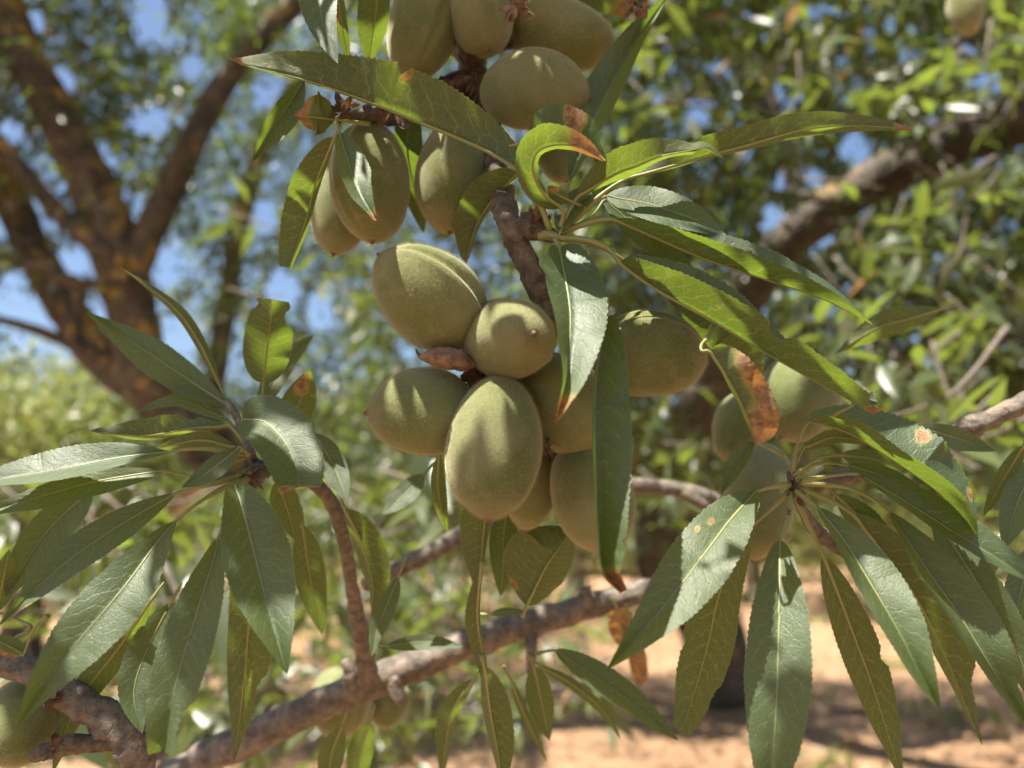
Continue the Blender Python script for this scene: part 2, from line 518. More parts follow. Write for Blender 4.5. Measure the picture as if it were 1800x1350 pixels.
def leaf_soup(pos, dirs, norms, size, rng):
    R = quats_from(dirs, norms)
    n = len(pos)
    V = np.einsum('nij,vj->nvi', R, LS_V) * size[:, None, None] + pos[:, None, :]
    T = LS_T[None] + (np.arange(n) * len(LS_V))[:, None, None]
    tone = np.repeat(rng.random(n), len(LS_V))
    return V.reshape(-1, 3), T.reshape(-1, 3), {'tone': tone}

def project(p):
    q = p - np.array(CAM)
    d = q @ np.array(FWD)
    x = 900 + F * (q @ np.array(RGT)) / np.where(np.abs(d) < 1e-6, 1e-6, d)
    y = 675 - F * (q @ np.array(UPV)) / np.where(np.abs(d) < 1e-6, 1e-6, d)
    return x, y, d
# ------------------------------------------------------------------ the almond tree behind: trunk, limbs, branches, leaves
def limb(name, pts, parent, root, mat, bump=0.10, bscale=9.0, seed=0, seg=16, rows=40):
    W = [P(x, y, d) for x, y, d, r in pts]
    R = [r * d / F for x, y, d, r in pts]
    V, Fc = tube(W, R, seg, rows, bump, bscale, seed)
    return mesh_obj(name, V, Fc, mat, parent, origin=W[0], root=root)

tree_base = P(450, 1240, 5.4); tree_base.z = -0.05
tree = tag(empty('almond_tree', tree_base), 'almond tree on the left with forked limbs crusted in orange lichen, out of focus', 'tree')
treeb_base = P(1235, 1200, 6.0); treeb_base.z = -0.05
treeb = tag(empty('almond_tree', treeb_base), 'almond tree on the right with one dark limb rising diagonally to the upper right', 'tree')
limb('trunk', [(450, 1245, 5.4, 56), (446, 1120, 5.4, 50), (432, 960, 5.35, 50), (400, 830, 5.3, 50), (350, 765, 5.25, 48)], tree, tree_base, MAT_TRUNK, 0.12, 5.0, 1, 20, 50)
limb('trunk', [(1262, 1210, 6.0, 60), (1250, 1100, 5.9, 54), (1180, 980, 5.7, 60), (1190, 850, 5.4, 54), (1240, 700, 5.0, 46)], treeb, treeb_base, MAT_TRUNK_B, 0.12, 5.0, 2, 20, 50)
LIMBS = [
    [(370, 785, 5.2, 42), (300, 725, 5.2, 42), (250, 650, 5.1, 42), (235, 560, 5.1, 43), (205, 440, 5.0, 39), (135, 270, 4.9, 35), (55, 120, 4.8, 33), (-5, -20, 4.7, 30), (-90, -260, 4.6, 20)],
    [(228, 490, 5.0, 28), (280, 375, 5.0, 25), (345, 235, 5.0, 23), (405, 130, 5.0, 21), (500, 25, 5.0, 18), (640, -120, 5.0, 14), (760, -330, 5.0, 9)],
    [(215, 470, 4.9, 20), (120, 390, 4.8, 17), (35, 295, 4.7, 15), (-60, 190, 4.6, 13), (-200, 60, 4.5, 8)],
    [(268, 700, 5.2, 34), (195, 645, 5.2, 34), (115, 540, 5.3, 32), (50, 420, 5.4, 30), (-20, 260, 5.5, 26), (-120, 60, 5.6, 14)],
    [(225, 485, 4.9, 15), (150, 500, 4.8, 12), (85, 478, 4.7, 11), (10, 452, 4.6, 8), (-90, 440, 4.5, 5)],
    [(190, 640, 5.1, 12), (90, 590, 5.0, 10), (0, 562, 4.9, 8), (-120, 540, 4.8, 5)],
    [(360, 770, 5.3, 22), (395, 560, 5.6, 18), (425, 380, 5.8, 17), (470, 240, 6.0, 14), (560, 80, 6.2, 12), (700, -100, 6.4, 8)],
    [(150, 498, 4.85, 8), (135, 550, 4.8, 8), (118, 605, 4.75, 7)],
]
LIMBSB = [
    [(1235, 720, 5.0, 46), (1275, 600, 4.7, 44), (1330, 485, 4.4, 42), (1430, 388, 4.1, 40), (1560, 310, 3.8, 38), (1690, 245, 3.5, 46), (1830, 190, 3.3, 50), (2000, 90, 3.1, 44)],
    [(1290, 560, 4.6, 20), (1400, 430, 4.9, 18), (1380, 260, 5.2, 18), (1290, 90, 5.4, 24), (1180, 10, 5.4, 26), (1050, -90, 5.4, 20)],
    [(1700, 250, 3.5, 14), (1660, 290, 3.45, 12), (1600, 215, 3.4, 11), (1560, 120, 3.4, 9), (1530, -40, 3.4, 6)],
    [(1560, 165, 3.9, 13), (1640, 100, 3.8, 12), (1710, 55, 3.7, 10), (1800, -40, 3.6, 8)],
    [(1190, 860, 5.4, 22), (1300, 760, 5.5, 17), (1480, 690, 5.6, 14), (1700, 560, 5.7, 11), (1880, 420, 5.8, 8)],
    [(1650, 480, 2.9, 6), (1700, 560, 2.9, 6), (1735, 620, 2.9, 5), (1745, 690, 2.9, 3)],
]
for i, L in enumerate(LIMBS):
    limb('limb', L, tree, tree_base, MAT_TRUNK, 0.15, 6.0, i + 3, 14, 56)
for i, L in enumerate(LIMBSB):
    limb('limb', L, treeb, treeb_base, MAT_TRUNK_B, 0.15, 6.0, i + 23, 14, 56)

rng = np.random.default_rng(11)
# thin branches reaching through the crown
for i in range(46):
    x = rng.uniform(-100, 1900); y = rng.uniform(-100, 700); d = rng.uniform(2.2, 5.0)
    if x < 600: continue
    a = rng.uniform(-0.5, 0.9) + (math.pi if x < 700 else 0); L = rng.uniform(150, 420)
    pts = [(x, y, d, 7), (x + L * .35 * math.cos(a), y - L * .35 * math.sin(a) + rng.normal(0, 14), d + rng.normal(0, .1), 5.5),
           (x + L * .7 * math.cos(a), y - L * .7 * math.sin(a) + rng.normal(0, 22), d + rng.normal(0, .15), 4), (x + L * math.cos(a), y - L * math.sin(a) - 30, d + rng.normal(0, .2), 2)]
    limb('branch', pts, *((tree, tree_base) if x < 720 else (treeb, treeb_base)), MAT_TRUNK, 0.1, 20.0, i, 7, 14)

GAPS = [(262, 30, 42, 75), (100, 150, 42, 40), (262, 215, 52, 34), (165, 290, 58, 52), (477, 160, 45, 40), (25, 380, 55, 60), (222, 395, 26, 36),
        (465, 385, 30, 36), (285, 470, 56, 50), (318, 592, 50, 44), (495, 512, 40, 44), (560, 545, 28, 50), (128, 462, 40, 30), (72, 545, 44, 46), (20, 520, 40, 60),
        (1227, 205, 44, 36), (1362, 180, 50, 50), (1502, 262, 52, 52), (1398, 318, 84, 46), (1440, 415, 62, 42), (1357, 390, 34, 52), (1733, 138, 46, 34),
        (1700, 88, 40, 30), (1440, 22, 50, 30), (1640, 205, 30, 26), (1530, 60, 24, 34), (1310, 260, 24, 36), (1270, 120, 26, 24), (1660, 455, 30, 14), (690, 250, 12, 30),
        (1590, 100, 24, 20), (1480, 110, 22, 26), (1560, 40, 20, 20), (60, 40, 26, 30), (20, 230, 30, 30), (340, 120, 26, 30), (130, 700, 18, 22), (1200, 350, 20, 24)]

def crown_density(x, y):
    if x < 720: w = 2.0
    elif x < 1050: w = 2.0
    else: w = 1.9
    if y < 260 and x > 1050: w *= 0.75
    if 60 < x < 280 and 300 < y < 700: w *= 0.5
    if x < 230 and y > 540: w *= 0.06
    if y > 900: w *= 0.75 if x < 1000 else 0.3
    return w

pos, dirs, nor, siz = [], [], [], []
def shoot(c, n, spread, lsize):
    ax = rng.normal(0, 1, 3); ax[2] = abs(ax[2]) * 0.4; ax /= np.linalg.norm(ax)
    for k in range(n):
        t = rng.uniform(-1, 1)
        p = c + ax * t * spread + rng.normal(0, spread * 0.18, 3)
        d = rng.normal(0, 1, 3) + ax * 0.5; d[2] -= 0.75
        d /= np.linalg.norm(d)
        nn = rng.normal(0, 0.55, 3) + np.array([0, 0, 1.0])
        pos.append(p); dirs.append(d); nor.append(nn); siz.append(lsize * rng.uniform(0.65, 1.2))

n_try = 0
while n_try < 21000:
    n_try += 1
    x = rng.uniform(-380, 2180); y = rng.uniform(-420, 1075)
    if rng.random() > crown_density(x, y) / 2.2: continue
    d = rng.uniform(1.8, 6.5) if x > 950 else (rng.uniform(4.3, 9.0) if x < 620 else rng.uniform(3.0, 7.0))
    if x < 260: d = rng.uniform(4.2, 5.8)
    if y > 850: d = rng.uniform(3.4, 7.5)
    shoot(np.array(P(x, y, d)), int(rng.integers(11, 21)), rng.uniform(0.10, 0.24), 0.084)
# the crown overhead and to the sides, out of the picture: it shades the tree's own lower leaves and the ground
for i in range(2500):
    q = rng.normal(0, 1, 3); q /= np.linalg.norm(q); q *= rng.random() ** 0.33
    c = np.array([1.3, 3.4, 4.0]) + q * np.array([4.0, 2.6, 1.5])
    xx, yy, dd = project(c[None])
    if dd[0] > 0 and yy[0] > -200: continue
    shoot(c, int(rng.integers(12, 20)), rng.uniform(0.12, 0.28), 0.08)
# shoots in the middle distance, nearer than the crown proper
MID = [(1450, 1800, 300, 760, .9, 2.0, 34), (1180, 1460, 560, 800, 1.2, 2.2, 10), (560, 860, 830, 1090, .8, 1.8, 16), (930, 1260, 700, 900, 1.0, 2.0, 8), (480, 1060, 1090, 1330, .8, 1.5, 20), (430, 1000, 930, 1120, 1.0, 2.2, 26), (240, 480, 1000, 1340, .9, 1.6, 12),
       (20, 440, 880, 1330, .6, 1.2, 26), (0, 520, 960, 1340, 1.2, 2.5, 34), (540, 1000, 1000, 1300, 1.6, 3.0, 26), (1500, 1800, 0, 240, 1.0, 2.0, 12), (1100, 1450, 20, 200, 1.2, 2.2, 9), (1640, 1800, 640, 980, .6, 1.1, 10), (420, 640, 380, 700, 1.4, 2.4, 6)]
for x0, x1, y0, y1, d0, d1, cnt in MID:
    for k in range(cnt):
        x, y, d = rng.uniform(x0, x1), rng.uniform(y0, y1), rng.uniform(d0, d1)
        c = P(x, y, d)
        shoot(np.array(c), int(rng.integers(6, 13)), rng.uniform(0.05, 0.11), 0.072)
        a = rng.uniform(0, 6.28); L = 90 / d
        rt = (tree, tree_base) if x < 740 else (treeb, treeb_base)
        limb('branch', [(x - L * math.cos(a), y - L * abs(math.sin(a)), d + .03, 3.2 / d), (x, y, d, 2.6 / d), (x + L * math.cos(a + .3), y + L * .6 * math.sin(a + .3), d - .02, 1.2 / d)], *rt, MAT_TWIG, 0.1, 60.0, k, 6, 8)
pos = np.array(pos); dirs = np.array(dirs); nor = np.array(nor); siz = np.array(siz)
px, py, pd = project(pos + dirs * siz[:, None] * 0.5)
keep = np.ones(len(pos), bool)
for gx, gy, rx, ry in GAPS:
    gs = 0.82 if gx < 720 else 0.66
    e = ((px - gx) / (rx * gs)) ** 2 + ((py - gy) / (ry * gs)) ** 2
    keep &= ~((e < 1.0 + 0.25 * rng.standard_normal(len(pos))) & (rng.random(len(pos)) < 0.97))
keep &= pd > 0.5
# nothing of the high crown hangs in the sun's path to the fruit: the added leaves close above it do the shading there
tt = (pos[:, 2] - CAM_H) / SUN.z
hx, hy = pos[:, 0] - SUN.x * tt, pos[:, 1] - SUN.y * tt
keep &= ~((np.abs(hx) < 0.42) & (hy > 0.0) & (hy < 0.62) & (pos[:, 2] > CAM_H))
keep &= pos[:, 2] > 0.30
# the diagonal limb stands clear of most of the leaves in front of it
for LM in [LIMBSB[0]] + LIMBS[:5]:
    for (xa, ya, da, ra), (xb, yb, db, rb) in zip(LM[:-1], LM[1:]):
        dx, dy = xb - xa, yb - ya
        f = np.clip(((px - xa) * dx + (py - ya) * dy) / (dx * dx + dy * dy), 0, 1)
        near = np.hypot(px - xa - f * dx, py - ya - f * dy) < (ra + f * (rb - ra)) * 1.05
        keep &= ~(near & (pd < da + f * (db - da) + .1) & (rng.random(len(pos)) < 0.88))
# an opening in the crown lets the sun down to the near ground on the right
gxx, gyy = pos[:, 0] - SUN.x / SUN.z * pos[:, 2], pos[:, 1] - SUN.y / SUN.z * pos[:, 2]
wob = np.array([mnoise.noise(Vector((a * 1.7, b_ * 3.0, 4.0))) for a, b_ in zip(gxx, gyy)]) * 0.45
keep &= ~((gxx > 0.2) & (gxx < 4.4) & (gyy + wob > 4.0) & (gyy + wob < 5.5) & (rng.random(len(pos)) < 0.94))
pos, dirs, nor, siz, px, py, pd = [a[keep] for a in (pos, dirs, nor, siz, px, py, pd)]
inframe = (px > 10) & (px < 1790) & (py > 10) & (py < 1340)
rank = np.where(inframe, siz / pd, -1.0)
top = np.argsort(-rank)[:300]
rest = np.ones(len(pos), bool); rest[top] = False
leftside = px < 740
for root, base, sel in ((tree, tree_base, leftside), (treeb, treeb_base, ~leftside)):
    s = rest & sel
    V, T, at = leaf_soup(pos[s], dirs[s], nor[s], siz[s], rng)
    co = link(bpy.data.objects.new('crown', fast_mesh('crown', V - np.array(base), T, MAT_CROWN, at)), root)
    co['kind'] = 'stuff'
tm = fast_mesh('leaf', LT_V, LT_T, MAT_CROWN, {'tone': np.full(len(LT_V), 0.0)})
RM = quats_from(dirs[top], nor[top])
for k, i in enumerate(top):
    root, base = (tree, tree_base) if leftside[i] else (treeb, treeb_base)
    o = bpy.data.objects.new('leaf', tm)
    m = Matrix([list(RM[k][r]) for r in range(3)]).to_4x4()
    o.matrix_local = Matrix.Translation(Vector(pos[i]) - base) @ m @ Matrix.Diagonal((siz[i], siz[i], siz[i], 1))
    link(o, root)

# ------------------------------------------------------------------ orchard trees farther off
def far_tree(x, d, R, H, n, label, lean=0.0, size=0.14):
    n = int(n * 3)
    base = P(x, 900, d); base.z = 0.0
    root = tag(empty('orchard_tree', base), label, 'tree', 'trees of the orchard beyond')
    b = np.array(base)
    fork = b + np.array([lean * 0.5, 0, 1.15])
    V, Fc = tube([b + np.array([0, 0, -0.1]), b + np.array([lean * .2, 0.05, 0.5]), fork], [0.26, 0.19, 0.17], 12, 14, 0.15, 4.0, int(x))
    mesh_obj('trunk', V, Fc, MAT_FARTRUNK, root, origin=base, root=base)
    for k in range(5):
        a = k * 1.256 + x; e = fork + np.array([math.cos(a) * R * 0.6, math.sin(a) * R * 0.6, H * 0.45])
        m = (fork + e) / 2 + np.array([0, 0, 0.2])
        V, Fc = tube([fork - np.array([0, 0, .1]), m, e], [0.11, 0.08, 0.03], 8, 12, 0.12, 5.0, k)
        mesh_obj('limb', V, Fc, MAT_FARTRUNK, root, origin=tuple(fork), root=base)
    # crown: clumps of leaves on the shell and through the volume
    nc = max(30, n // 60)
    q = rng.normal(0, 1, (nc, 3)); q /= np.linalg.norm(q, axis=1, keepdims=True)
    q *= (rng.random((nc, 1)) ** 0.22)
    c = b + np.array([lean, 0, 1.0 + H * 0.5]) + q * np.array([R, R, H * 0.55])
    c = c[c[:, 2] > 0.7]
    idx = rng.integers(0, len(c), n)
    p = c[idx] + rng.normal(0, R * 0.12, (n, 3))
    dd = rng.normal(0, 1, (n, 3)); dd[:, 2] -= 0.7
    nn = rng.normal(0, 0.6, (n, 3)) + np.array([0, 0, 1.0])
    V, T, at = leaf_soup(p, nrm(dd), nn, size * rng.uniform(0.7, 1.2, n), rng)
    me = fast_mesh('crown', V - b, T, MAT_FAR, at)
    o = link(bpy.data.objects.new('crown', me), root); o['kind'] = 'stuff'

far_tree(60, 8.2, 1.55, 2.1, 6500, 'sunlit round almond tree at the left edge beyond the lichen covered limbs')
far_tree(-160, 13.0, 2.2, 3.0, 4200, 'dense olive green tree at the far left, partly cut off by the edge')
far_tree(420, 15.0, 2.2, 3.0, 4200, 'far almond tree showing through behind the left leafy shoot')
far_tree(700, 11.0, 1.9, 2.6, 4600, 'far almond tree behind the lower fruits and the small upright twig')
far_tree(1010, 13.5, 2.2, 2.8, 4600, 'far almond tree behind the long hanging leaf in the middle')
far_tree(1320, 16.0, 2.3, 3.0, 4200, 'far almond tree behind the right leafy shoot')
far_tree(1560, 12.5, 2.1, 2.8, 4600, 'far almond tree behind the pale twig on the right')
far_tree(1860, 10.0, 2.0, 2.8, 4200, 'far almond tree at the right edge of the picture')
# the rest of the orchard reads as one mass
fp, fd, fn, fs = [], [], [], []
for i in range(90):
    a = rng.uniform(-0.72, 0.72); r = rng.uniform(24, 60)
    c = np.array([math.sin(a) * r, math.cos(a) * r, 2.0])
    n = 1000
    q = rng.normal(0, 1, (n, 3)); q /= np.linalg.norm(q, axis=1, keepdims=True); q *= rng.random((n, 1)) ** 0.3
    fp.append(c + q * np.array([2.6, 2.6, 1.9])); dd = rng.normal(0, 1, (n, 3)); fd.append(nrm(dd)); fn.append(rng.normal(0, .6, (n, 3)) + np.array([0, 0, 1.0]))
    fs.append(rng.uniform(0.35, 0.65, n))
fp = np.vstack(fp); fd = np.vstack(fd); fn = np.vstack(fn); fs = np.concatenate(fs)
V, T, at = leaf_soup(fp, fd, fn, fs, rng)
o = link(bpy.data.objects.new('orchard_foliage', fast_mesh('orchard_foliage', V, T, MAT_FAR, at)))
tag(o, 'blurred green mass of distant orchard foliage along the horizon', 'foliage', kind='stuff')

# weeds on the bare ground
wp = []
for k in range(46):
    c = np.array([rng.uniform(-4, 5), rng.uniform(4.5, 14), 0.0]); wp.append(c + rng.normal(0, 1, (60, 3)) * np.array([0.16, 0.16, 0]))
wp = np.vstack(wp); n = len(wp)
dd = rng.normal(0, 0.6, (n, 3)) + np.array([0, 0, 1.0]); nn = rng.normal(0, 1, (n, 3))
wp[:, 2] = -0.01
V, T, at = leaf_soup(wp, nrm(dd), nn, rng.uniform(0.06, 0.16, n), rng)
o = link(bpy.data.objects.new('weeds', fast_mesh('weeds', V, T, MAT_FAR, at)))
tag(o, 'sparse low weeds growing on the dry earth', 'weeds', kind='stuff')

# stones, clods and fallen leaves
def icos(n, rngx):
    t = (1 + 5 ** .5) / 2
    v = nrm(np.array([(-1, t, 0), (1, t, 0), (-1, -t, 0), (1, -t, 0), (0, -1, t), (0, 1, t), (0, -1, -t), (0, 1, -t), (t, 0, -1), (t, 0, 1), (-t, 0, -1), (-t, 0, 1)], dtype=float))
    f = np.array([(0, 11, 5), (0, 5, 1), (0, 1, 7), (0, 7, 10), (0, 10, 11), (1, 5, 9), (5, 11, 4), (11, 10, 2), (10, 7, 6), (7, 1, 8), (3, 9, 4), (3, 4, 2), (3, 2, 6), (3, 6, 8), (3, 8, 9), (4, 9, 5), (2, 4, 11), (6, 2, 10), (8, 6, 7), (9, 8, 1)])
    c = np.stack([rngx.uniform(-6, 7, n), 3.8 + 13 * rngx.random(n) ** 1.3, np.zeros(n)], axis=1)
    r = 0.012 + 0.045 * rngx.random(n) ** 3
    V = v[None] * (1 + rngx.normal(0, .16, (n, 12, 1))) * r[:, None, None] * np.array([1, 1, .6]) + c[:, None, :]
    return V.reshape(-1, 3), (f[None] + (np.arange(n) * 12)[:, None, None]).reshape(-1, 3)
V, T = icos(2600, rng)
o = link(bpy.data.objects.new('stones', fast_mesh('stones', V, T, MAT_GROUND)))
tag(o, 'small stones and clods strewn over the dry earth', 'stones', kind='stuff')
n = 4000
lp_ = np.stack([rng.uniform(-6, 7, n), 3.8 + 11 * rng.random(n), np.full(n, 0.035)], axis=1)
dd = rng.normal(0, 1, (n, 3)); dd[:, 2] *= .15
V, T, at = leaf_soup(lp_, nrm(dd), rng.normal(0, .3, (n, 3)) + np.array([0, 0, 1.0]), rng.uniform(.05, .08, n), rng)
o = link(bpy.data.objects.new('leaf_litter', fast_mesh('leaf_litter', V, T, MAT_LITTER, at)))
tag(o, 'dry brown leaf litter scattered over the ground under the trees', 'leaf litter', kind='stuff')

# ------------------------------------------------------------------ near leaves, each placed by hand
lrng = random.Random(5)
def prof(u, a=0.66, b=0.92):
    pk = a / (a + b)
    m = pk ** a * (1 - pk) ** b
    u = np.clip(u, 1e-4, 1 - 1e-4)
    return (u ** a) * ((1 - u) ** b) / m

def wfun(w, u):
    if isinstance(w, (int, float)): return np.full_like(u, float(w))
    return np.interp(u, np.linspace(0, 1, len(w)), w)

ROWS, COLS = 150, 6
LEAF_BOXES = []
def leaf(root, rootloc, stalk, rib, wl, wr, side='U', sl=None, sr=None, W=None, pa=0.66, pb=0.92, cut=1.0, notch=(), dry=(), tip=0.0,
         camber=0.10, wave=0.05, nw=3.0, label=None, serr=0.06, rr=1.0, tilt=0.6, slim=1.0):
    """stalk, rib: lists of (px, py, depth offset); wl / wr: half widths as seen left / right of the rib, in px"""
    seed = lrng.random() * 10
    R = [P(x, y, dep(d)) for x, y, d in rib]
    S = [P(x, y, dep(d)) for x, y, d in stalk] if stalk else [R[0] + (R[0] - R[1]).normalized() * 0.006 + Vector((0, 0.002, 0.001))]
    # blades lie with their upper face to the sky: an upper face in view leans back, a lower face leans towards the viewer
    hz = np.array([(r - R[0]).dot(UPV) for r in R])
    sg = 1.0 if side == 'U' else -1.0
    def lean(q):
        q = np.asarray(q, dtype=np.float64)
        hh = (q - np.array(R[0])) @ np.array(UPV)
        sh = sg * 0.030 * np.tanh(tilt * hh / 0.030)
        ray = q - np.array(CAM)
        return np.array(CAM) + ray * (1 + sh / np.linalg.norm(ray, axis=-1))[..., None]
    c, L = catmull(R, ROWS)
    t = tangents(c)
    cd = nrm(np.array(CAM) - c)
    b = nrm(np.cross(t, cd)); n = np.cross(b, t)
    u = np.linspace(0, 1, ROWS + 1)
    pxm = ((c - np.array(CAM)) @ np.array(FWD)).mean() / F * 0.97 * slim
    WL, WR = wfun(wl, u), wfun(wr, u)
    if W is None: W = max(np.abs(WL).max(), np.abs(WR).max()) * 1.03
    s0 = 1 if side == 'U' else -1
    sl = s0 if sl is None else sl; sr = s0 if sr is None else sr
    pr = prof(u * cut * 0.998 + 0.001, pa, pb)
    cl = np.clip(WL / W, -1, 1); cr = np.clip(WR / W, -1, 1)
    hl = -b * cl[:, None] + n * (np.sqrt(1 - cl ** 2) * sl)[:, None]
    hr = b * cr[:, None] + n * (np.sqrt(1 - cr ** 2) * sr)[:, None]
    # blade normals for camber and waves (pointing to the upper face)
    upn = n * s0
    V, UV, D = [], [], []
    nt = max(24, int(L / 0.0017))
    for i in range(ROWS + 1):
        tooth = (u[i] * nt + 0.15 * math.sin(u[i] * 37 + seed)) % 1.0
        for j in range(-COLS, COLS + 1):
            v = j / COLS
            h = hr[i] if j >= 0 else hl[i]
            a = abs(v)
            w = pr[i]
            for (ns, u0, hw, dp) in notch:
                if (ns > 0) == (j > 0) and j != 0:
                    w *= 1 - dp * math.exp(-((u[i] - u0) / hw) ** 4) * (0.85 + 0.3 * mnoise.noise(Vector((u[i] * 60, seed, 0))))
            if a > 0.99: w *= 1 - serr * tooth * min(1, 14 * u[i])
            off = W * pxm * w * a
            q = c[i] + h * off
            side_n = upn[i]
            q = q - side_n * (camber * W * pxm * w * a * a)
            q = q + side_n * (wave * W * pxm * a * a * math.sin(2 * math.pi * nw * u[i] + seed + (1.3 if j > 0 else 0)) * min(1, w * 1.4))
            q = q + side_n * W * pxm * 0.03 * a * mnoise.noise(Vector((u[i] * 9, v * 2, seed)))
            V.append(q); UV.append((u[i], 0.5 + 0.5 * v))
            dv = 0.0
            if tip > 0: dv = max(dv, (u[i] - (1 - tip)) / max(tip, 1e-3) * 0.9 + 0.42 if u[i] > 1 - tip * 1.4 else 0)
            for (u0, v0, ru, rv) in dry:
                e = ((u[i] - u0) / ru) ** 2 + ((v - v0) / rv) ** 2
                dv = max(dv, 1.0 - 0.5 * e)
            D.append(max(0.0, min(1.0, dv)))
    V = lean(np.array(V)); c = lean(c)
    K = 2 * COLS + 1
    Fc = []
    for i in range(ROWS):
        for j in range(2 * COLS):
            q = (i * K + j, (i + 1) * K + j, (i + 1) * K + j + 1, i * K + j + 1)
            # natural normal (rib x across) points away from the camera: that is the upper face when the lower one is seen
            Fc.append(q if side == 'L' else q[::-1])
    o = mesh_obj('leaf', V, Fc, MAT_LEAF, root, origin=R[0], uvs=UV, attr={'dry': D}, root=rootloc)
    if label: o['label'] = label
    # stalk and midrib: one tapering rod
    e = int(ROWS * 0.97)
    ribp = c[:e:10] - upn[:e:10] * 0.00012
    pts = [np.array(s) for s in S] + [p for p in ribp]
    rad = ([0.00080 * rr] * len(S) if stalk else [0.0002]) + list(np.linspace(0.00052, 0.00008, len(ribp)) * rr)
    Vs, Fs = tube(pts, rad, 8, 44, 0.0)
    st = mesh_obj('leaf_stalk', Vs, Fs, MAT_STALK, o, origin=R[0], root=R[0])
    return o

# ---- twigs: each is a thing with its own leaves
def twig_thing(name, label, cat, pts, mat, bump=0.22, bscale=260.0, seed=0, group=None, rows=70, seg=16, part='stem'):
    W = [P(x, y, dep(d)) for x, y, d, r in pts]
    R = [r * dep(d) / F for x, y, d, r in pts]
    root = tag(empty(name, W[0]), label, cat, group)
    V, Fc = tube(W, R, seg, rows, bump, bscale, seed)
    mesh_obj(part, V, Fc, mat, root, origin=W[0], root=W[0])
    return root, W[0]

def side_spur(root, rl, pts, mat, bump=0.28, bscale=330.0, seed=0, rows=24, seg=12, name='spur'):
    W = [P(x, y, dep(d)) for x, y, d, r in pts]
    R = [r * dep(d) / F for x, y, d, r in pts]
    V, Fc = tube(W, R, seg, rows, bump, bscale, seed)
    return mesh_obj(name, V, Fc, mat, root, origin=W[0], root=rl)

def scales(root, rl, x, y, d, r, n, name='bud_scales', mat=None, seed=0):
    """a tuft of curled dry bud scales left where a fruit or a leaf sat; scales are too small to pick apart"""
    rg = random.Random(seed * 13 + int(x))
    c = np.array(P(x, y, dep(d))); s = r * dep(d) / F
    V, Fc = [], []
    for k in range(n):
        a = np.array([rg.gauss(0, 1), rg.gauss(0, 1), rg.gauss(0, 1)]); a /= np.linalg.norm(a)
        bb = np.cross(a, [rg.gauss(0, 1), rg.gauss(0, 1), rg.gauss(0, 1)]); bb /= np.linalg.norm(bb)
        nn = np.cross(a, bb)
        b0 = c + a * s * rg.uniform(0.0, 0.55)
        L = s * rg.uniform(0.45, 0.95); w = L * rg.uniform(0.22, 0.42)
        base = len(V)
        for i in range(5):
            f = i / 4
            ww = w * math.sin(math.pi * (0.18 + 0.80 * f)) ** 0.8
            m = b0 + a * L * f + nn * L * 0.35 * f * f
            V += [m - bb * ww + nn * ww * 0.4, m, m + bb * ww + nn * ww * 0.4]
        for i in range(4):
            q = base + i * 3
            Fc += [(q, q + 1, q + 4, q + 3), (q + 1, q + 2, q + 5, q + 4)]
    o = mesh_obj(name, V, Fc, mat or MAT_BUD, root, origin=tuple(c), root=rl)
    o['kind'] = 'stuff'
    return o

# ================= hanging fruit twig
HT, HTL = twig_thing('fruiting_twig', 'knobbly brown twig hanging down the middle, its long leaves fanning out to the right', 'twig',
    [(790, -90, 34, 36), (815, 40, 32, 34), (832, 130, 28, 32), (858, 230, 20, 28), (880, 330, 13, 25), (893, 390, 8, 27), (918, 445, 6, 25), (945, 505, 6, 23), (962, 570, 8, 21), (945, 640, 8, 20), (900, 662, 8, 19), (935, 720, 9, 17), (972, 790, 9, 14), (985, 830, 9, 9)],
    MAT_SPUR, 0.34, 280.0, 2, rows=150, seg=20)
side_spur(HT, HTL, [(840, 140, 27, 30), (780, 160, 23, 22), (720, 190, 19, 24), (660, 200, 15, 22), (605, 205, 13, 8)], MAT_SPUR, 0.42, 300, 4)
side_spur(HT, HTL, [(900, 400, 8, 22), (930, 405, 5, 20), (955, 410, 3, 17), (972, 418, 2, 12)], MAT_SPUR, 0.35, 330, 5)
side_spur(HT, HTL, [(950, 414, 2, 10), (968, 414, 0, 9), (980, 416, -1, 8), (988, 419, -1, 3)], MAT_STALK, 0.25, 330, 6, name='bud')
side_spur(HT, HTL, [(822, 90, 30, 20), (860, 85, 24, 15), (905, 80, 20, 3)], MAT_SPUR, 0.35, 330, 9)
side_spur(HT, HTL, [(900, 660, 8, 16), (860, 660, 8, 15), (830, 650, 7, 4)], MAT_SPUR, 0.35, 330, 8)
scales(HT, HTL, 845, 662, 5, 40, 30, seed=1)
scales(HT, HTL, 880, 665, 4, 30, 18, seed=2)
scales(HT, HTL, 962, 775, 4, 30, 26, seed=3)
scales(HT, HTL, 1028, 800, 5, 26, 22, seed=4)
scales(HT, HTL, 938, 395, 3, 34, 20, seed=5)
scales(HT, HTL, 910, 8, 10, 34, 22, seed=6, mat=MAT_DRY)
scales(HT, HTL, 600, 195, 11, 34, 18, seed=7)
scales(HT, HTL, 690, 195, 12, 34, 18, seed=8)
scales(HT, HTL, 1118, 4, 15, 26, 20, seed=9, mat=MAT_DRY)
scales(HT, HTL, 835, 130, 20, 40, 20, seed=10)

def HL(*a, **k): return leaf(HT, HTL, *a, **k)
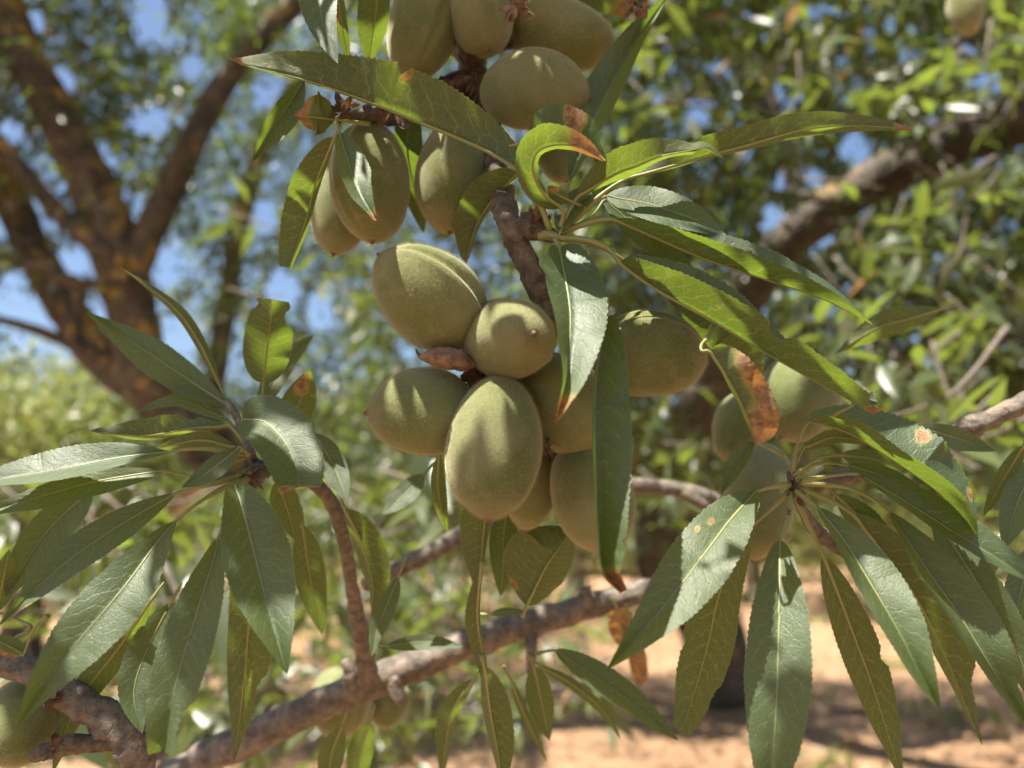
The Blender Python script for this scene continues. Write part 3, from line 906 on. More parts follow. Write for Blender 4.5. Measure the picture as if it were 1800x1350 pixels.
# long leaf to the left, seen from below
HL([(966, 405, 0), (948, 355, -1), (922, 312, -2)], [(906, 297, 2), (850, 263, 6), (733, 213, 8), (643, 177, 8), (533, 140, 7), (433, 115, 6), (404, 103, 6)], 4, [60, 78, 86, 84, 74, 66, 50], 'L', W=88, pa=0.50, pb=0.62,
   notch=[(1, 0.47, 0.016, 0.22)], dry=[(0.455, 0.86, 0.018, 0.12), (0.99, 0.0, 0.03, 1.2)], camber=0.16, wave=0.05, tilt=.15, label='long leaf seen from below with lit yellow green patches and small bite marks', rr=1.15)
# curled leaf with the brown tip
HL([(982, 410, 0), (990, 380, -2)], [(985, 364, -3), (962, 347, -5), (943, 320, -6), (936, 291, -7), (946, 266, -8), (976, 255, -9), (1017, 259, -10), (1064, 283, -10)], [28, 31, 33, 35, 42, 32, 22, 8], [5, 8, 10, 10, 8, 9, 9, 5], 'L', W=44, pa=0.35, pb=0.35,
   tip=0.30, wave=0.10, camber=0.2, label='curled leaf with a withered pale brown tip', rr=1.1)
HL([], [(932, 250, -3), (978, 243, -3), (1025, 252, -4), (1066, 283, -6)], [56, 62, 50, 18], [5, 5, 5, 4], 'U', W=68, pa=0.28, pb=0.40, dry=[(0.50, -0.75, 0.11, 0.6)], label='back half of the curled leaf, blue green with a brown scorched patch')
HL([], [(985, 408, -2), (998, 378, -3), (1016, 355, -4), (1040, 338, -4)], 26, 16, 'U', pa=0.5, pb=0.5, wave=0.12, label='small grey folded leaf beside the shoot tip')
HL([], [(1000, 352, -4), (985, 345, -5), (962, 330, -5)], 14, 12, 'L', dry=[(0.9, 0.5, 0.3, 0.8)], pa=.4, pb=.4)
# right hand fan
HL([(984, 405, 0), (1000, 372, -1)], [(1014, 348, -2), (1078, 308, -4), (1119, 292, -5), (1161, 275, -6), (1217, 264, -6), (1244, 260, -5), (1272, 279, -3)], [30, 40, 44, 40, 30, 16, 8], [6, 10, 16, 10, 6, 10, 6], 'L', W=45, pa=0.45, pb=0.55, label='short arched leaf glowing yellow green against the light')
HL([(985, 410, 0), (1022, 375, 1), (1060, 340, 2)], [(1098, 316, 2), (1175, 294, 2), (1244, 274, 3), (1333, 250, 3), (1400, 231, 3), (1467, 222, 3), (1533, 222, 4), (1605, 227, 4)], [20, 30, 40, 36, 36, 31, 26, 16], [4, 5, 6, 8, 12, 15, 14, 8], 'L', W=40, pa=0.45, pb=0.50, cut=0.985, dry=[(0.99, 0, 0.045, 2.0)], wave=0.10, nw=2.0, label='very long arching leaf reaching right with a small brown tip', rr=1.1)
HL([(985, 408, 2), (1040, 360, 6)], [(1066, 345, 8), (1150, 362, 8), (1225, 388, 8), (1279, 418, 8)], 34, 28, 'U', tip=0.06, wave=0.08, tilt=1.0, label='leaf with a sunlit pale patch and orange tip')
HL([(985, 412, 2), (1040, 380, 7)], [(1062, 352, 9), (1120, 400, 10), (1175, 445, 10), (1225, 488, 10)], 30, 24, 'U', wave=0.06)
HL([(980, 412, 0), (1020, 396, -1), (1060, 386, -1)], [(1083, 387, -1), (1150, 417, -2), (1243, 457, -3), (1350, 493, -5), (1450, 527, -7), (1534, 571, -9)], [24, 34, 38, 36, 28, 14], [-30, -44, -56, -58, -46, -24], 'L', sl=1, sr=-1, W=60, pa=0.45, pb=0.62, wave=0.04, camber=0.06, tilt=-.3, label='folded leaf showing its olive underside and a blue grey strip above', rr=1.1)
HL([(980, 418, -1), (1030, 422, -3), (1070, 438, -4)], [(1090, 463, -4), (1150, 507, -5), (1250, 563, -7), (1350, 623, -8), (1450, 680, -9), (1535, 727, -9)], [50, 56, 54, 52, 46, 40], [-70, -80, -72, -50, -20, 4], 'L', sl=1, sr=-1, W=78, pa=0.38, pb=0.50, cut=0.93,
   notch=[(-1, 0.565, 0.04, 0.42), (-1, 0.965, 0.03, 0.55)], dry=[(0.985, -0.4, 0.02, 0.9)], wave=0.05, camber=0.05, tilt=-.3, label='broad olive leaf seen from below with a bitten edge and chewed end', rr=1.15)
HL([], [(1500, 712, -9), (1512, 703, -9), (1541, 703, -9)], 17, 12, 'U', pa=0.28, pb=0.3, serr=0.1, dry=[(0.5, 1.1, 0.7, 0.12), (0.5, -1.1, 0.7, 0.12)])
HL([(985, 420, 1), (1040, 428, 2), (1100, 460, 6)], [(1163, 517, 8), (1197, 557, 8), (1240, 605, 8), (1290, 660, 8), (1335, 715, 8)], [40, 74, 92, 84, 40], 4, 'L', W=92, pa=0.5, pb=0.5, label='dark leaf behind the bitten olive leaf')
HL([(975, 418, -1), (980, 428, -2)], [(982, 436, -3), (995, 497, -7), (1002, 547, -10), (1002, 597, -13), (997, 663, -16), (984, 713, -18), (977, 741, -18)], [62, 72, 72, 68, 60, 46, 30], [24, 36, 36, 30, 20, 10, 6], 'U', W=72, pa=0.34, pb=0.62, tip=0.13, camber=0.10, wave=0.03, label='broad hanging leaf, sunlit on its lower half with a pink brown tip')
HL([], [(1066, 555, -2), (1050, 640, -5), (1045, 720, -8), (1048, 850, -10), (1053, 940, -11), (1062, 1005, -12), (1092, 1042, -13)], [50, 66, 70, 68, 60, 52, 26], [3, 3, 4, 5, 4, 4, 6], 'U', W=70, pa=0.34, pb=0.34, cut=0.98, notch=[(-1, 0.80, 0.012, 0.16)], tip=0.095, camber=0.06, wave=0.03, label='long narrow leaf hanging straight down with a torn brown tip', rr=1.2)
HL([(1256, 573, -8), (1244, 594, -12), (1233, 606, -19), (1234, 617, -23)], [(1246, 616, -24), (1272, 655, -24), (1298, 700, -24), (1318, 745, -24), (1330, 782, -24)], [44, 56, 58, 62, 60], [4, 3, 6, 6, 6], 'L', W=64, pa=0.26, pb=0.28,
   dry=[(0.50, -1.05, 0.34, 0.62), (0.92, -0.6, 0.26, 0.95)], wave=0.16, nw=2.4, camber=0.25, tilt=.2, label='withered leaf, half bright green and half rusty brown', rr=0.9)
HL([(990, 400, 3), (994, 350, 6)], [(1002, 318, 8), (1030, 245, 10), (1050, 200, 11), (1085, 132, 12), (1122, 66, 12), (1172, -6, 12)], [30, 46, 48, 44, 36, 22], [20, 22, 22, 20, 16, 10], 'U', pa=0.55, pb=0.7, label='dark blue green leaf pointing up right past the upper fruits')
HL([(955, 400, 4), (930, 330, 8)], [(910, 305, 10), (865, 352, 11), (835, 402, 12), (818, 468, 13)], 8, [44, 50, 46, 30], 'L', pa=.45, pb=.6)
HL([], [(722, 175, 16), (716, 260, 17), (730, 340, 18), (745, 410, 18)], 30, 28, 'L')
HL([], [(597, 236, 5), (612, 285, 2), (630, 335, 0), (655, 378, -1), (664, 388, -1)], [26, 34, 36, 26, 12], [14, 18, 20, 18, 6], 'U', pa=.5, pb=.5, cut=0.95, tip=0.08, label='small leaf lying over a fuzzy fruit')
HL([], [(588, 243, 8), (556, 320, 9), (535, 395, 9), (508, 470, 8)], [8, 10, 8, 6], [40, 46, 44, 30], 'L', W=48, pa=.45, pb=.4, cut=0.95, label='folded leaf hanging left of the paired fruits', wave=0.08)
HL([(650, 218, 12), (620, 214, 11), (596, 211, 10)], [(590, 210, 10), (560, 207, 9), (534, 204, 9), (516, 202, 9)], [30, 34, 30, 14], [40, 48, 42, 20], 'L', W=52, pa=.35, pb=.4, tip=0.30, wave=0.2, label='small curled leaf with a crumpled brown end')
HL([], [(534, 140, 14), (500, 195, 15), (468, 240, 15), (443, 284, 16)], [24, 30, 28, 18], [16, 20, 18, 10], 'U', label='grey green leaf hanging in front of the sky')
HL([], [(552, -120, 12), (556, -40, 11), (568, 40, 10), (594, 112, 10)], 36, 40, 'U', label='dark leaf hanging in from the top edge')
HL([], [(588, -70, 10), (596, 10, 9), (604, 60, 9), (613, 106, 9)], 11, 13, 'L', dry=[(0.55, 0.8, 0.10, 0.7)], pa=.5, pb=.5)
HL([], [(668, -60, 13), (662, 10, 13), (655, 60, 13), (648, 118, 13)], 26, 34, 'L')
HL([], [(900, -60, 20), (1000, -40, 20), (1080, 10, 20), (1130, 20, 20)], 30, 30, 'L', tip=0.2)
# leaves hanging under the fruit
HL([], [(862, 850, 10), (852, 917, 11), (846, 985, 11), (842, 1050, 11)], [8, 10, 8, 6], [46, 48, 40, 22], 'L', pa=.5, pb=.6)
HL([(848, 985, 11)], [(845, 1005, 11), (839, 1085, 11), (850, 1160, 12), (860, 1230, 12)], [5, 6, 6, 8], [20, 24, 20, 12], 'L', pa=.5, pb=.6)
HL([(846, 1150, 12)], [(852, 1175, 12), (862, 1250, 13), (876, 1330, 13), (884, 1400, 13)], [34, 40, 40, 30], [12, 14, 14, 10], 'L')
HL([], [(892, 890, 14), (886, 940, 14), (884, 1000, 14), (880, 1048, 14)], 27, 27, 'L')
HL([(918, 1085, 14)], [(926, 1065, 14), (958, 1000, 14), (982, 965, 14), (1004, 935, 14)], [60, 84, 84, 40], [34, 44, 40, 20], 'L', dry=[(0.12, -0.95, 0.05, 0.3)], pa=.4, pb=.4, label='bright green leaf under the fruits with a brown torn corner')
HL([(940, 1150, 22)], [(975, 1143, 22), (1040, 1185, 22), (1110, 1235, 22), (1192, 1302, 22)], 30, 22, 'U', label='soft leaf below the branch with a sunlit streak')
HL([(930, 1150, 22)], [(945, 1168, 22), (1010, 1205, 22), (1060, 1250, 22), (1092, 1300, 22)], 10, 10, 'L')
HL([(930, 1150, 22)], [(938, 1172, 22), (953, 1240, 22), (966, 1302, 22)], 24, 26, 'L')
HL([(845, 1170, 22)], [(832, 1195, 22), (793, 1257, 22), (776, 1375, 22)], [12, 14, 12], [22, 24, 20], 'L')
HL([(885, 1170, 22)], [(898, 1195, 22), (922, 1257, 22), (962, 1340, 22)], 10, 8, 'L')

# ================= left leafy shoot
LS, LSL = twig_thing('leafy_shoot', 'leafy shoot on the left with a rosette of broad dark green leaves', 'shoot',
    [(648, 1195, 44, 20), (622, 1050, 33, 17), (600, 930, 24, 16), (565, 860, 17, 14), (500, 825, 14, 13), (452, 815, 12, 14), (438, 790, 11, 13), (420, 740, 12, 9), (398, 704, 13, 6)],
    MAT_TWIG, 0.18, 240.0, 12, rows=90)
side_spur(LS, LSL, [(470, 820, 12, 15), (445, 835, 10, 18), (428, 842, 9, 12)], MAT_SPUR, 0.3, 300, 13)
scales(LS, LSL, 440, 838, 8, 24, 18, seed=11)
scales(LS, LSL, 452, 715, 12, 14, 12, seed=12)
def LL(*a, **k): return leaf(LS, LSL, *a, slim=0.93, **k)
LL([(432, 770, 12), (415, 735, 13)], [(402, 714, 14), (333, 668, 15), (267, 624, 15), (200, 580, 16), (149, 546, 16)], [30, 36, 38, 30, 18], [26, 30, 34, 30, 20], 'U', wave=.04, label='broad lance shaped leaf pointing up left')
LL([(430, 770, 13), (405, 715, 14)], [(392, 690, 15), (352, 605, 16), (313, 548, 17), (255, 500, 18), (202, 464, 18)], [8, 10, 10, 9, 5], [10, 12, 14, 12, 8], 'L', label='narrow folded leaf rising to the left against the sky')
LL([(448, 770, 14), (460, 700, 15)], [(463, 672, 15), (470, 610, 16), (476, 560, 16), (480, 526, 16)], [48, 50, 46, 40], [46, 50, 46, 40], 'L', pa=.4, pb=.35, cut=.86, notch=[(1, 0.80, 0.10, 0.40), (-1, 0.92, 0.05, 0.25)], label='upright leaf with its top end eaten away')
LL([(445, 770, 14)], [(455, 722, 16), (478, 670, 17), (510, 625, 18), (552, 588, 19)], 20, 24, 'U')
LL([(470, 790, 14)], [(498, 765, 15), (525, 712, 16), (545, 650, 16)], 36, 34, 'L', dry=[(0.78, -0.2, .16, .5)])
LL([(440, 770, 8), (425, 748, 3)], [(428, 737, 0), (467, 743, -4), (502, 778, -6), (520, 818, -6), (526, 856, -5)], [44, 62, 66, 58, 50], [36, 52, 54, 52, 46], 'U', pa=.42, pb=.40, cut=.84, notch=[(-1, .62, .05, .14)], dry=[(1.0, 1.0, .06, .7), (1.0, -.2, .015, .6)], label='broad dark leaf with a chewed end in front of the shoot')
LL([(435, 785, 11)], [(405, 749, 11), (333, 754, 11), (267, 765, 12), (218, 764, 12), (158, 757, 12)], [8, 8, 10, 10, 8], [10, 26, 38, 36, 20], 'L', W=40, pa=.45, pb=.5, notch=[(1, .30, .05, .3)], label='bright green backlit leaf pointing left above the sunlit pair')
LL([(435, 780, 13)], [(400, 738, 14), (325, 706, 15), (285, 708, 15), (240, 724, 15)], 14, 14, 'U')
LL([(430, 800, 8), (370, 790, 3), (325, 790, 0)], [(298, 795, -2), (217, 804, -4), (133, 820, -6), (67, 832, -7), (0, 842, -8), (-70, 856, -8)], [14, 18, 20, 20, 20, 16], [26, 36, 42, 44, 40, 30], 'U', W=44, camber=.08, tilt=1.0, label='pale sunlit leaf pointing left out of the picture, upper one of two')
LL([(430, 805, 8), (350, 835, 4), (310, 832, 2)], [(285, 828, 0), (167, 847, -2), (60, 876, -4), (-50, 908, -5)], [24, 28, 28, 20], [22, 24, 24, 18], 'U', tilt=.9, label='lower leaf of the sunlit pair pointing left')
LL([(438, 800, 8)], [(422, 786, 5), (392, 810, 3), (358, 835, 2), (318, 858, 2)], [16, 22, 22, 14], [16, 20, 20, 12], 'U')
LL([(438, 800, 10)], [(412, 786, 11), (350, 774, 11), (270, 790, 12)], 16, 18, 'L')
LL([(432, 832, 8), (380, 850, 4), (335, 860, 3)], [(308, 868, 2), (220, 918, 1), (130, 978, 0), (60, 1038, -1), (-4, 1102, -2)], [28, 34, 34, 30, 16], [28, 34, 38, 36, 20], 'U', dry=[(.90, -1.0, .08, .3)], label='long dark leaf running to the left edge with a reddish margin')  # brown margin patch stands in for a warm lit edge
LL([], [(160, 862, 12), (95, 920, 13), (50, 980, 13), (10, 1050, 14)], 42, 36, 'U')
LL([(435, 838, 8), (385, 862, 2), (340, 890, -3)], [(310, 915, -6), (284, 944, -7), (213, 1039, -10), (133, 1132, -13), (67, 1217, -15), (28, 1280, -16)], [36, 52, 60, 58, 48, 26], [30, 50, 58, 58, 46, 24], 'U', camber=.12, tilt=.85, label='large dark green leaf slanting down left with a sunlit patch on it')
LL([(435, 840, 7), (412, 880, 2), (392, 925, -1)], [(383, 948, -3), (376, 985, -4), (346, 1079, -7), (311, 1194, -9), (285, 1320, -11)], [30, 46, 50, 46, 36], [36, 48, 52, 50, 40], 'U', pa=.46, pb=.42, cut=.93, notch=[(-1, .86, .09, .45)], tilt=.85, label='hanging dark leaf with a bitten end, glowing near its tip', camber=.08)
LL([(436, 842, 7), (420, 848, 2)], [(414, 856, -2), (424, 885, -5), (444, 959, -8), (467, 1052, -11), (489, 1132, -13), (504, 1184, -14)], [46, 66, 70, 64, 50, 28], [36, 54, 62, 56, 40, 22], 'U', pa=.5, pb=.66, camber=.10, label='wide dark leaf hanging from the shoot with a bright curled tip')
LL([], [(420, 960, 6), (437, 1060, 7), (434, 1140, 8), (424, 1240, 8), (410, 1345, 8)], [44, 50, 52, 46, 26], [34, 40, 40, 36, 20], 'L', notch=[(-1, .68, .06, .4)], label='olive leaf hanging behind the wide dark leaf, notched on one side')
LL([], [(262, 1060, 5), (208, 1140, 5), (152, 1212, 5), (120, 1274, 5), (92, 1360, 5)], 28, 28, 'L')
LL([], [(300, 1060, 10), (255, 1150, 11), (235, 1220, 11), (250, 1290, 11)], 40, 36, 'U')
LL([(28, 1122, 9), (55, 1102, 9)], [(-6, 1075, 10), (6, 1020, 10), (16, 966, 10)], 22, 22, 'L')
LL([(85, 1082, 8), (60, 1105, 8)], [(42, 1150, 8), (15, 1135, 8), (-22, 1118, 8)], 20, 18, 'L', dry=[(.3, -1.0, .5, .4)])
LL([], [(552, 762, 14), (585, 815, 15), (612, 885, 15)], 26, 26, 'U')
LL([], [(488, 845, 12), (505, 895, 13), (520, 950, 13)], 28, 28, 'L')
LL([], [(532, 925, 18), (546, 1020, 19), (566, 1115, 19)], 32, 30, 'L')
LL([], [(606, 895, 14), (635, 955, 15), (655, 1030, 15), (652, 1090, 16)], [36, 44, 44, 26], [12, 16, 16, 8], 'L')
LL([], [(700, 1015, 17), (682, 1060, 17), (662, 1110, 17), (652, 1155, 17)], 20, 18, 'U')
LL([], [(772, 800, 14), (770, 850, 15), (776, 895, 15), (786, 935, 16)], 16, 14, 'L')
LL([], [(745, 835, 22), (715, 865, 22), (672, 905, 22)], 22, 22, 'U')
LL([], [(680, 1135, 20), (750, 1128, 21), (815, 1136, 21)], 14, 16, 'U')
LL([], [(862, 1080, 21), (890, 1075, 21), (926, 1076, 21)], 8, 8, 'U')
LL([], [(600, 1280, 24), (582, 1330, 24), (575, 1400, 24)], 26, 26, 'L')
LL([], [(650, 1270, 25), (632, 1330, 25), (628, 1400, 25)], 26, 26, 'L')

# ================= right leafy shoot
RS, RSL = twig_thing('leafy_shoot', 'leafy shoot on the right with a sheaf of hanging leaves in front of the ground', 'shoot',
    [(1560, 1010, 16, 10), (1470, 960, 14, 12), (1425, 920, 10, 13), (1400, 872, 4, 14), (1390, 850, 2, 12), (1387, 838, 3, 8), (1386, 830, 4, 3)],
    MAT_TWIG, 0.22, 260.0, 15, rows=70)
scales(RS, RSL, 1398, 866, 1, 22, 22, seed=21)
def RL_(*a, **k): return leaf(RS, RSL, *a, slim=0.93, **k)
RL_([(1388, 852, 0), (1362, 855, -3)], [(1330, 864, -5), (1284, 914, -8), (1240, 972, -10), (1178, 1052, -12), (1120, 1119, -14), (1066, 1178, -15)], [34, 56, 62, 58, 46, 26], [36, 58, 62, 56, 42, 22], 'U', camber=.14, pa=.5, pb=.74, dry=[(.24, .55, .018, .08), (.30, .62, .018, .07), (.29, .40, .012, .06)], tilt=.8, label='glossy leaf slanting down left, bright with sunlight near its base')
RL_([(1388, 862, 2), (1350, 900, 5)], [(1322, 925, 6), (1285, 990, 7), (1262, 1052, 7), (1240, 1150, 7), (1198, 1290, 7)], [36, 46, 50, 48, 34], [36, 46, 52, 48, 34], 'L', pa=.5, pb=.42, cut=.94, notch=[(1, .62, .03, .12), (-1, .80, .05, .15)], label='dark leaf hanging behind the glossy leaf with a ragged end')
RL_([(1390, 866, 0), (1386, 905, -3), (1376, 935, -5)], [(1371, 950, -6), (1371, 1017, -8), (1368, 1150, -10), (1362, 1283, -11), (1352, 1420, -11)], [46, 60, 64, 60, 40], [44, 58, 64, 60, 40], 'U', pa=.50, pb=.60, camber=.08, wave=.03, label='long leaf hanging straight down in front of the pale ground')
RL_([(1395, 866, 1), (1415, 910, 2), (1436, 952, 3)], [(1447, 976, 3), (1478, 1056, 3), (1507, 1133, 3), (1537, 1215, 3), (1592, 1390, 3)], [36, 40, 42, 40, 26], [34, 36, 38, 36, 24], 'L', notch=[(-1, .46, .03, .22)], label='dark narrow leaf hanging right of the straight leaf')
RL_([(1398, 862, -1), (1415, 875, -3)], [(1436, 892, -5), (1483, 950, -8), (1531, 1027, -11), (1579, 1109, -13), (1613, 1177, -14), (1650, 1245, -15)], [42, 56, 60, 56, 44, 26], [20, 24, 26, 26, 22, 12], 'U', camber=.14, pb=.7, tilt=.85, label='leaf slanting down right, dappled with sunlight towards its tip')
RL_([(1400, 848, 1), (1450, 838, 0)], [(1505, 833, 0), (1589, 880, -1), (1661, 926, -2), (1709, 955, -3), (1800, 1012, -4), (1850, 1050, -4)], [30, 44, 46, 46, 42, 30], [10, 14, 16, 18, 16, 12], 'U', camber=.25, label='arching leaf reaching the right edge, olive below and blue green above')
RL_([(1392, 830, 3), (1400, 785, 4)], [(1420, 742, 4), (1480, 756, 2), (1541, 790, 0), (1637, 856, -3), (1690, 905, -5), (1714, 938, -6)], [34, 34, 24, 28, 30, 14], [-40, -66, -84, -92, -72, -36], 'L', sl=1, sr=-1, W=94, pa=.36, pb=.42, dry=[(.52, .80, .035, .14), (.86, .88, .03, .14)], camber=.05, tilt=-.3, label='big folded leaf above the shoot, bright along its ridge')
RL_([], [(1608, 752, 9), (1660, 764, 9), (1705, 778, 10), (1750, 793, 10)], 22, 24, 'U')
RL_([(1392, 830, 4)], [(1412, 788, 5), (1470, 768, 5), (1535, 782, 5)], 15, 13, 'L')
RL_([(1400, 850, 3), (1480, 855, 2), (1530, 875, 2)], [(1562, 900, 2), (1637, 1013, 1), (1685, 1080, 1), (1733, 1157, 0), (1820, 1300, 0)], [48, 60, 64, 62, 40], [14, 18, 20, 20, 14], 'U', notch=[(-1, .80, .05, .4)], label='dark leaf with a pale rib running to the lower right corner')
RL_([(1400, 855, 4), (1460, 880, 5)], [(1500, 905, 6), (1600, 1035, 6), (1660, 1150, 6), (1726, 1310, 6)], [56, 66, 66, 40], [18, 22, 24, 14], 'L', notch=[(-1, .80, .07, .35)], label='olive leaf with a ragged edge behind the sheaf')
RL_([], [(1640, 905, 8), (1720, 1030, 8), (1790, 1150, 9), (1830, 1260, 9)], 40, 40, 'U')
RL_([], [(1815, 960, 10), (1790, 1060, 10), (1780, 1150, 10)], 32, 28, 'U')
RL_([], [(1830, 800, 14), (1790, 880, 14), (1764, 965, 14)], 34, 30, 'U')
RL_([], [(1800, 782, 12), (1762, 845, 12), (1728, 908, 12)], 16, 16, 'L')
RL_([], [(1760, 935, 18), (1728, 990, 18), (1705, 1045, 18)], 26, 28, 'U')
RL_([(1375, 800, 6)], [(1326, 776, 5), (1294, 826, 5), (1268, 868, 6)], 10, [20, 26, 18], 'U', W=28)
RL_([], [(1655, 543, 26), (1600, 560, 26), (1540, 577, 26), (1468, 622, 26)], [20, 26, 26, 14], [24, 30, 26, 14], 'L')
RL_([], [(1470, 870, 9), (1520, 920, 9), (1560, 990, 9), (1600, 1080, 9)], 34, 30, 'L')
RL_([(1392, 838, 3), (1440, 815, 4)], [(1490, 818, 6), (1560, 840, 7), (1640, 880, 8)], 20, 22, 'U')
RL_([(1392, 838, 3), (1440, 805, 4)], [(1480, 800, 8), (1540, 808, 9), (1590, 830, 9)], 16, 18, 'L')

# ================= other branches
LB, LBL = twig_thing('bare_branch', 'thick brown branch crossing the bottom, sunlit on top in the middle', 'branch',
    [(230, 1420, 48, 34), (340, 1345, 47, 29), (480, 1278, 46, 28), (640, 1205, 46, 27), (800, 1140, 47, 27), (900, 1105, 48, 25), (1020, 1070, 50, 23), (1110, 1045, 51, 20), (1230, 1010, 54, 14), (1380, 935, 56, 12)],
    MAT_BRANCH, 0.20, 130.0, 21, rows=120, seg=20)
side_spur(LB, LBL, [(690, 1190, 45, 16), (700, 1225, 44, 14), (705, 1240, 44, 6)], MAT_BRANCH, .3, 150, 3)
side_spur(LB, LBL, [(1025, 1065, 49, 16), (1030, 1045, 49, 14), (1028, 1030, 49, 7)], MAT_BRANCH, .3, 150, 4)
side_spur(LB, LBL, [(620, 1210, 45, 18), (615, 1180, 44, 14), (605, 1160, 44, 6)], MAT_BRANCH, .3, 150, 5)
side_spur(LB, LBL, [(930, 1100, 48, 12), (935, 1140, 46, 10), (930, 1185, 45, 5)], MAT_BRANCH, .3, 150, 6)
KB, KBL = twig_thing('spur_branch', 'knobbly brown spur branch in the bottom left corner', 'branch',
    [(-70, 1150, 12, 24), (0, 1165, 11, 24), (60, 1182, 10, 22), (130, 1228, 10, 26), (195, 1272, 10, 30), (235, 1315, 10, 28), (250, 1390, 11, 24)],
    MAT_TWIG, 0.30, 200.0, 23, rows=80)
side_spur(KB, KBL, [(215, 1300, 10, 18), (160, 1305, 9, 15), (110, 1310, 9, 17), (60, 1330, 9, 12)], MAT_SPUR, .35, 260, 3)
scales(KB, KBL, 85, 1225, 8, 26, 18, seed=31)
scales(KB, KBL, 95, 1320, 8, 28, 18, seed=32)
GT, GTL = twig_thing('pale_twig', 'pale sunlit twig entering from the right edge', 'twig',
    [(1960, 650, 18, 19), (1860, 685, 18, 19), (1790, 714, 18, 19), (1740, 738, 19, 17), (1705, 748, 19, 17), (1680, 762, 20, 14), (1600, 792, 21, 15), (1520, 830, 22, 15), (1440, 850, 23, 13)],
    MAT_BRANCH, 0.24, 190.0, 25, rows=80)
side_spur(GT, GTL, [(1720, 742, 19, 14), (1712, 765, 19, 12), (1716, 782, 19, 5)], MAT_BRANCH, .25, 150, 3)
MT, MTL = twig_thing('grey_twig', 'grey twig passing out of focus behind the lower fruits', 'twig',
    [(640, 1030, 60, 12), (700, 1000, 60, 16), (770, 965, 60, 18), (830, 935, 60, 18), (960, 880, 62, 17), (1100, 855, 62, 15), (1200, 862, 62, 14), (1270, 880, 62, 12)], MAT_TWIG, .2, 120, 27)
side_spur(MT, MTL, [(1205, 862, 61, 12), (1225, 880, 60, 11), (1250, 895, 60, 8)], MAT_BRANCH, .2, 150, 3)
# dead leaves hanging below the thick branch
leaf(LB, LBL, [(1075, 1050, 44), (1080, 1060, 44)], [(1085, 1070, 44), (1092, 1100, 44), (1098, 1135, 44)], 26, 24, 'L', dry=[(.5, 0, 2, 3)], pa=.35, pb=.35, wave=.2, label='dead tan leaf under the branch')
leaf(LB, LBL, [(1100, 1060, 44)], [(1110, 1110, 44), (1122, 1160, 44), (1128, 1205, 44)], 16, 18, 'L', dry=[(.5, 0, 2, 3)], pa=.35, pb=.35, wave=.2, label='dead orange leaf hanging under the branch')

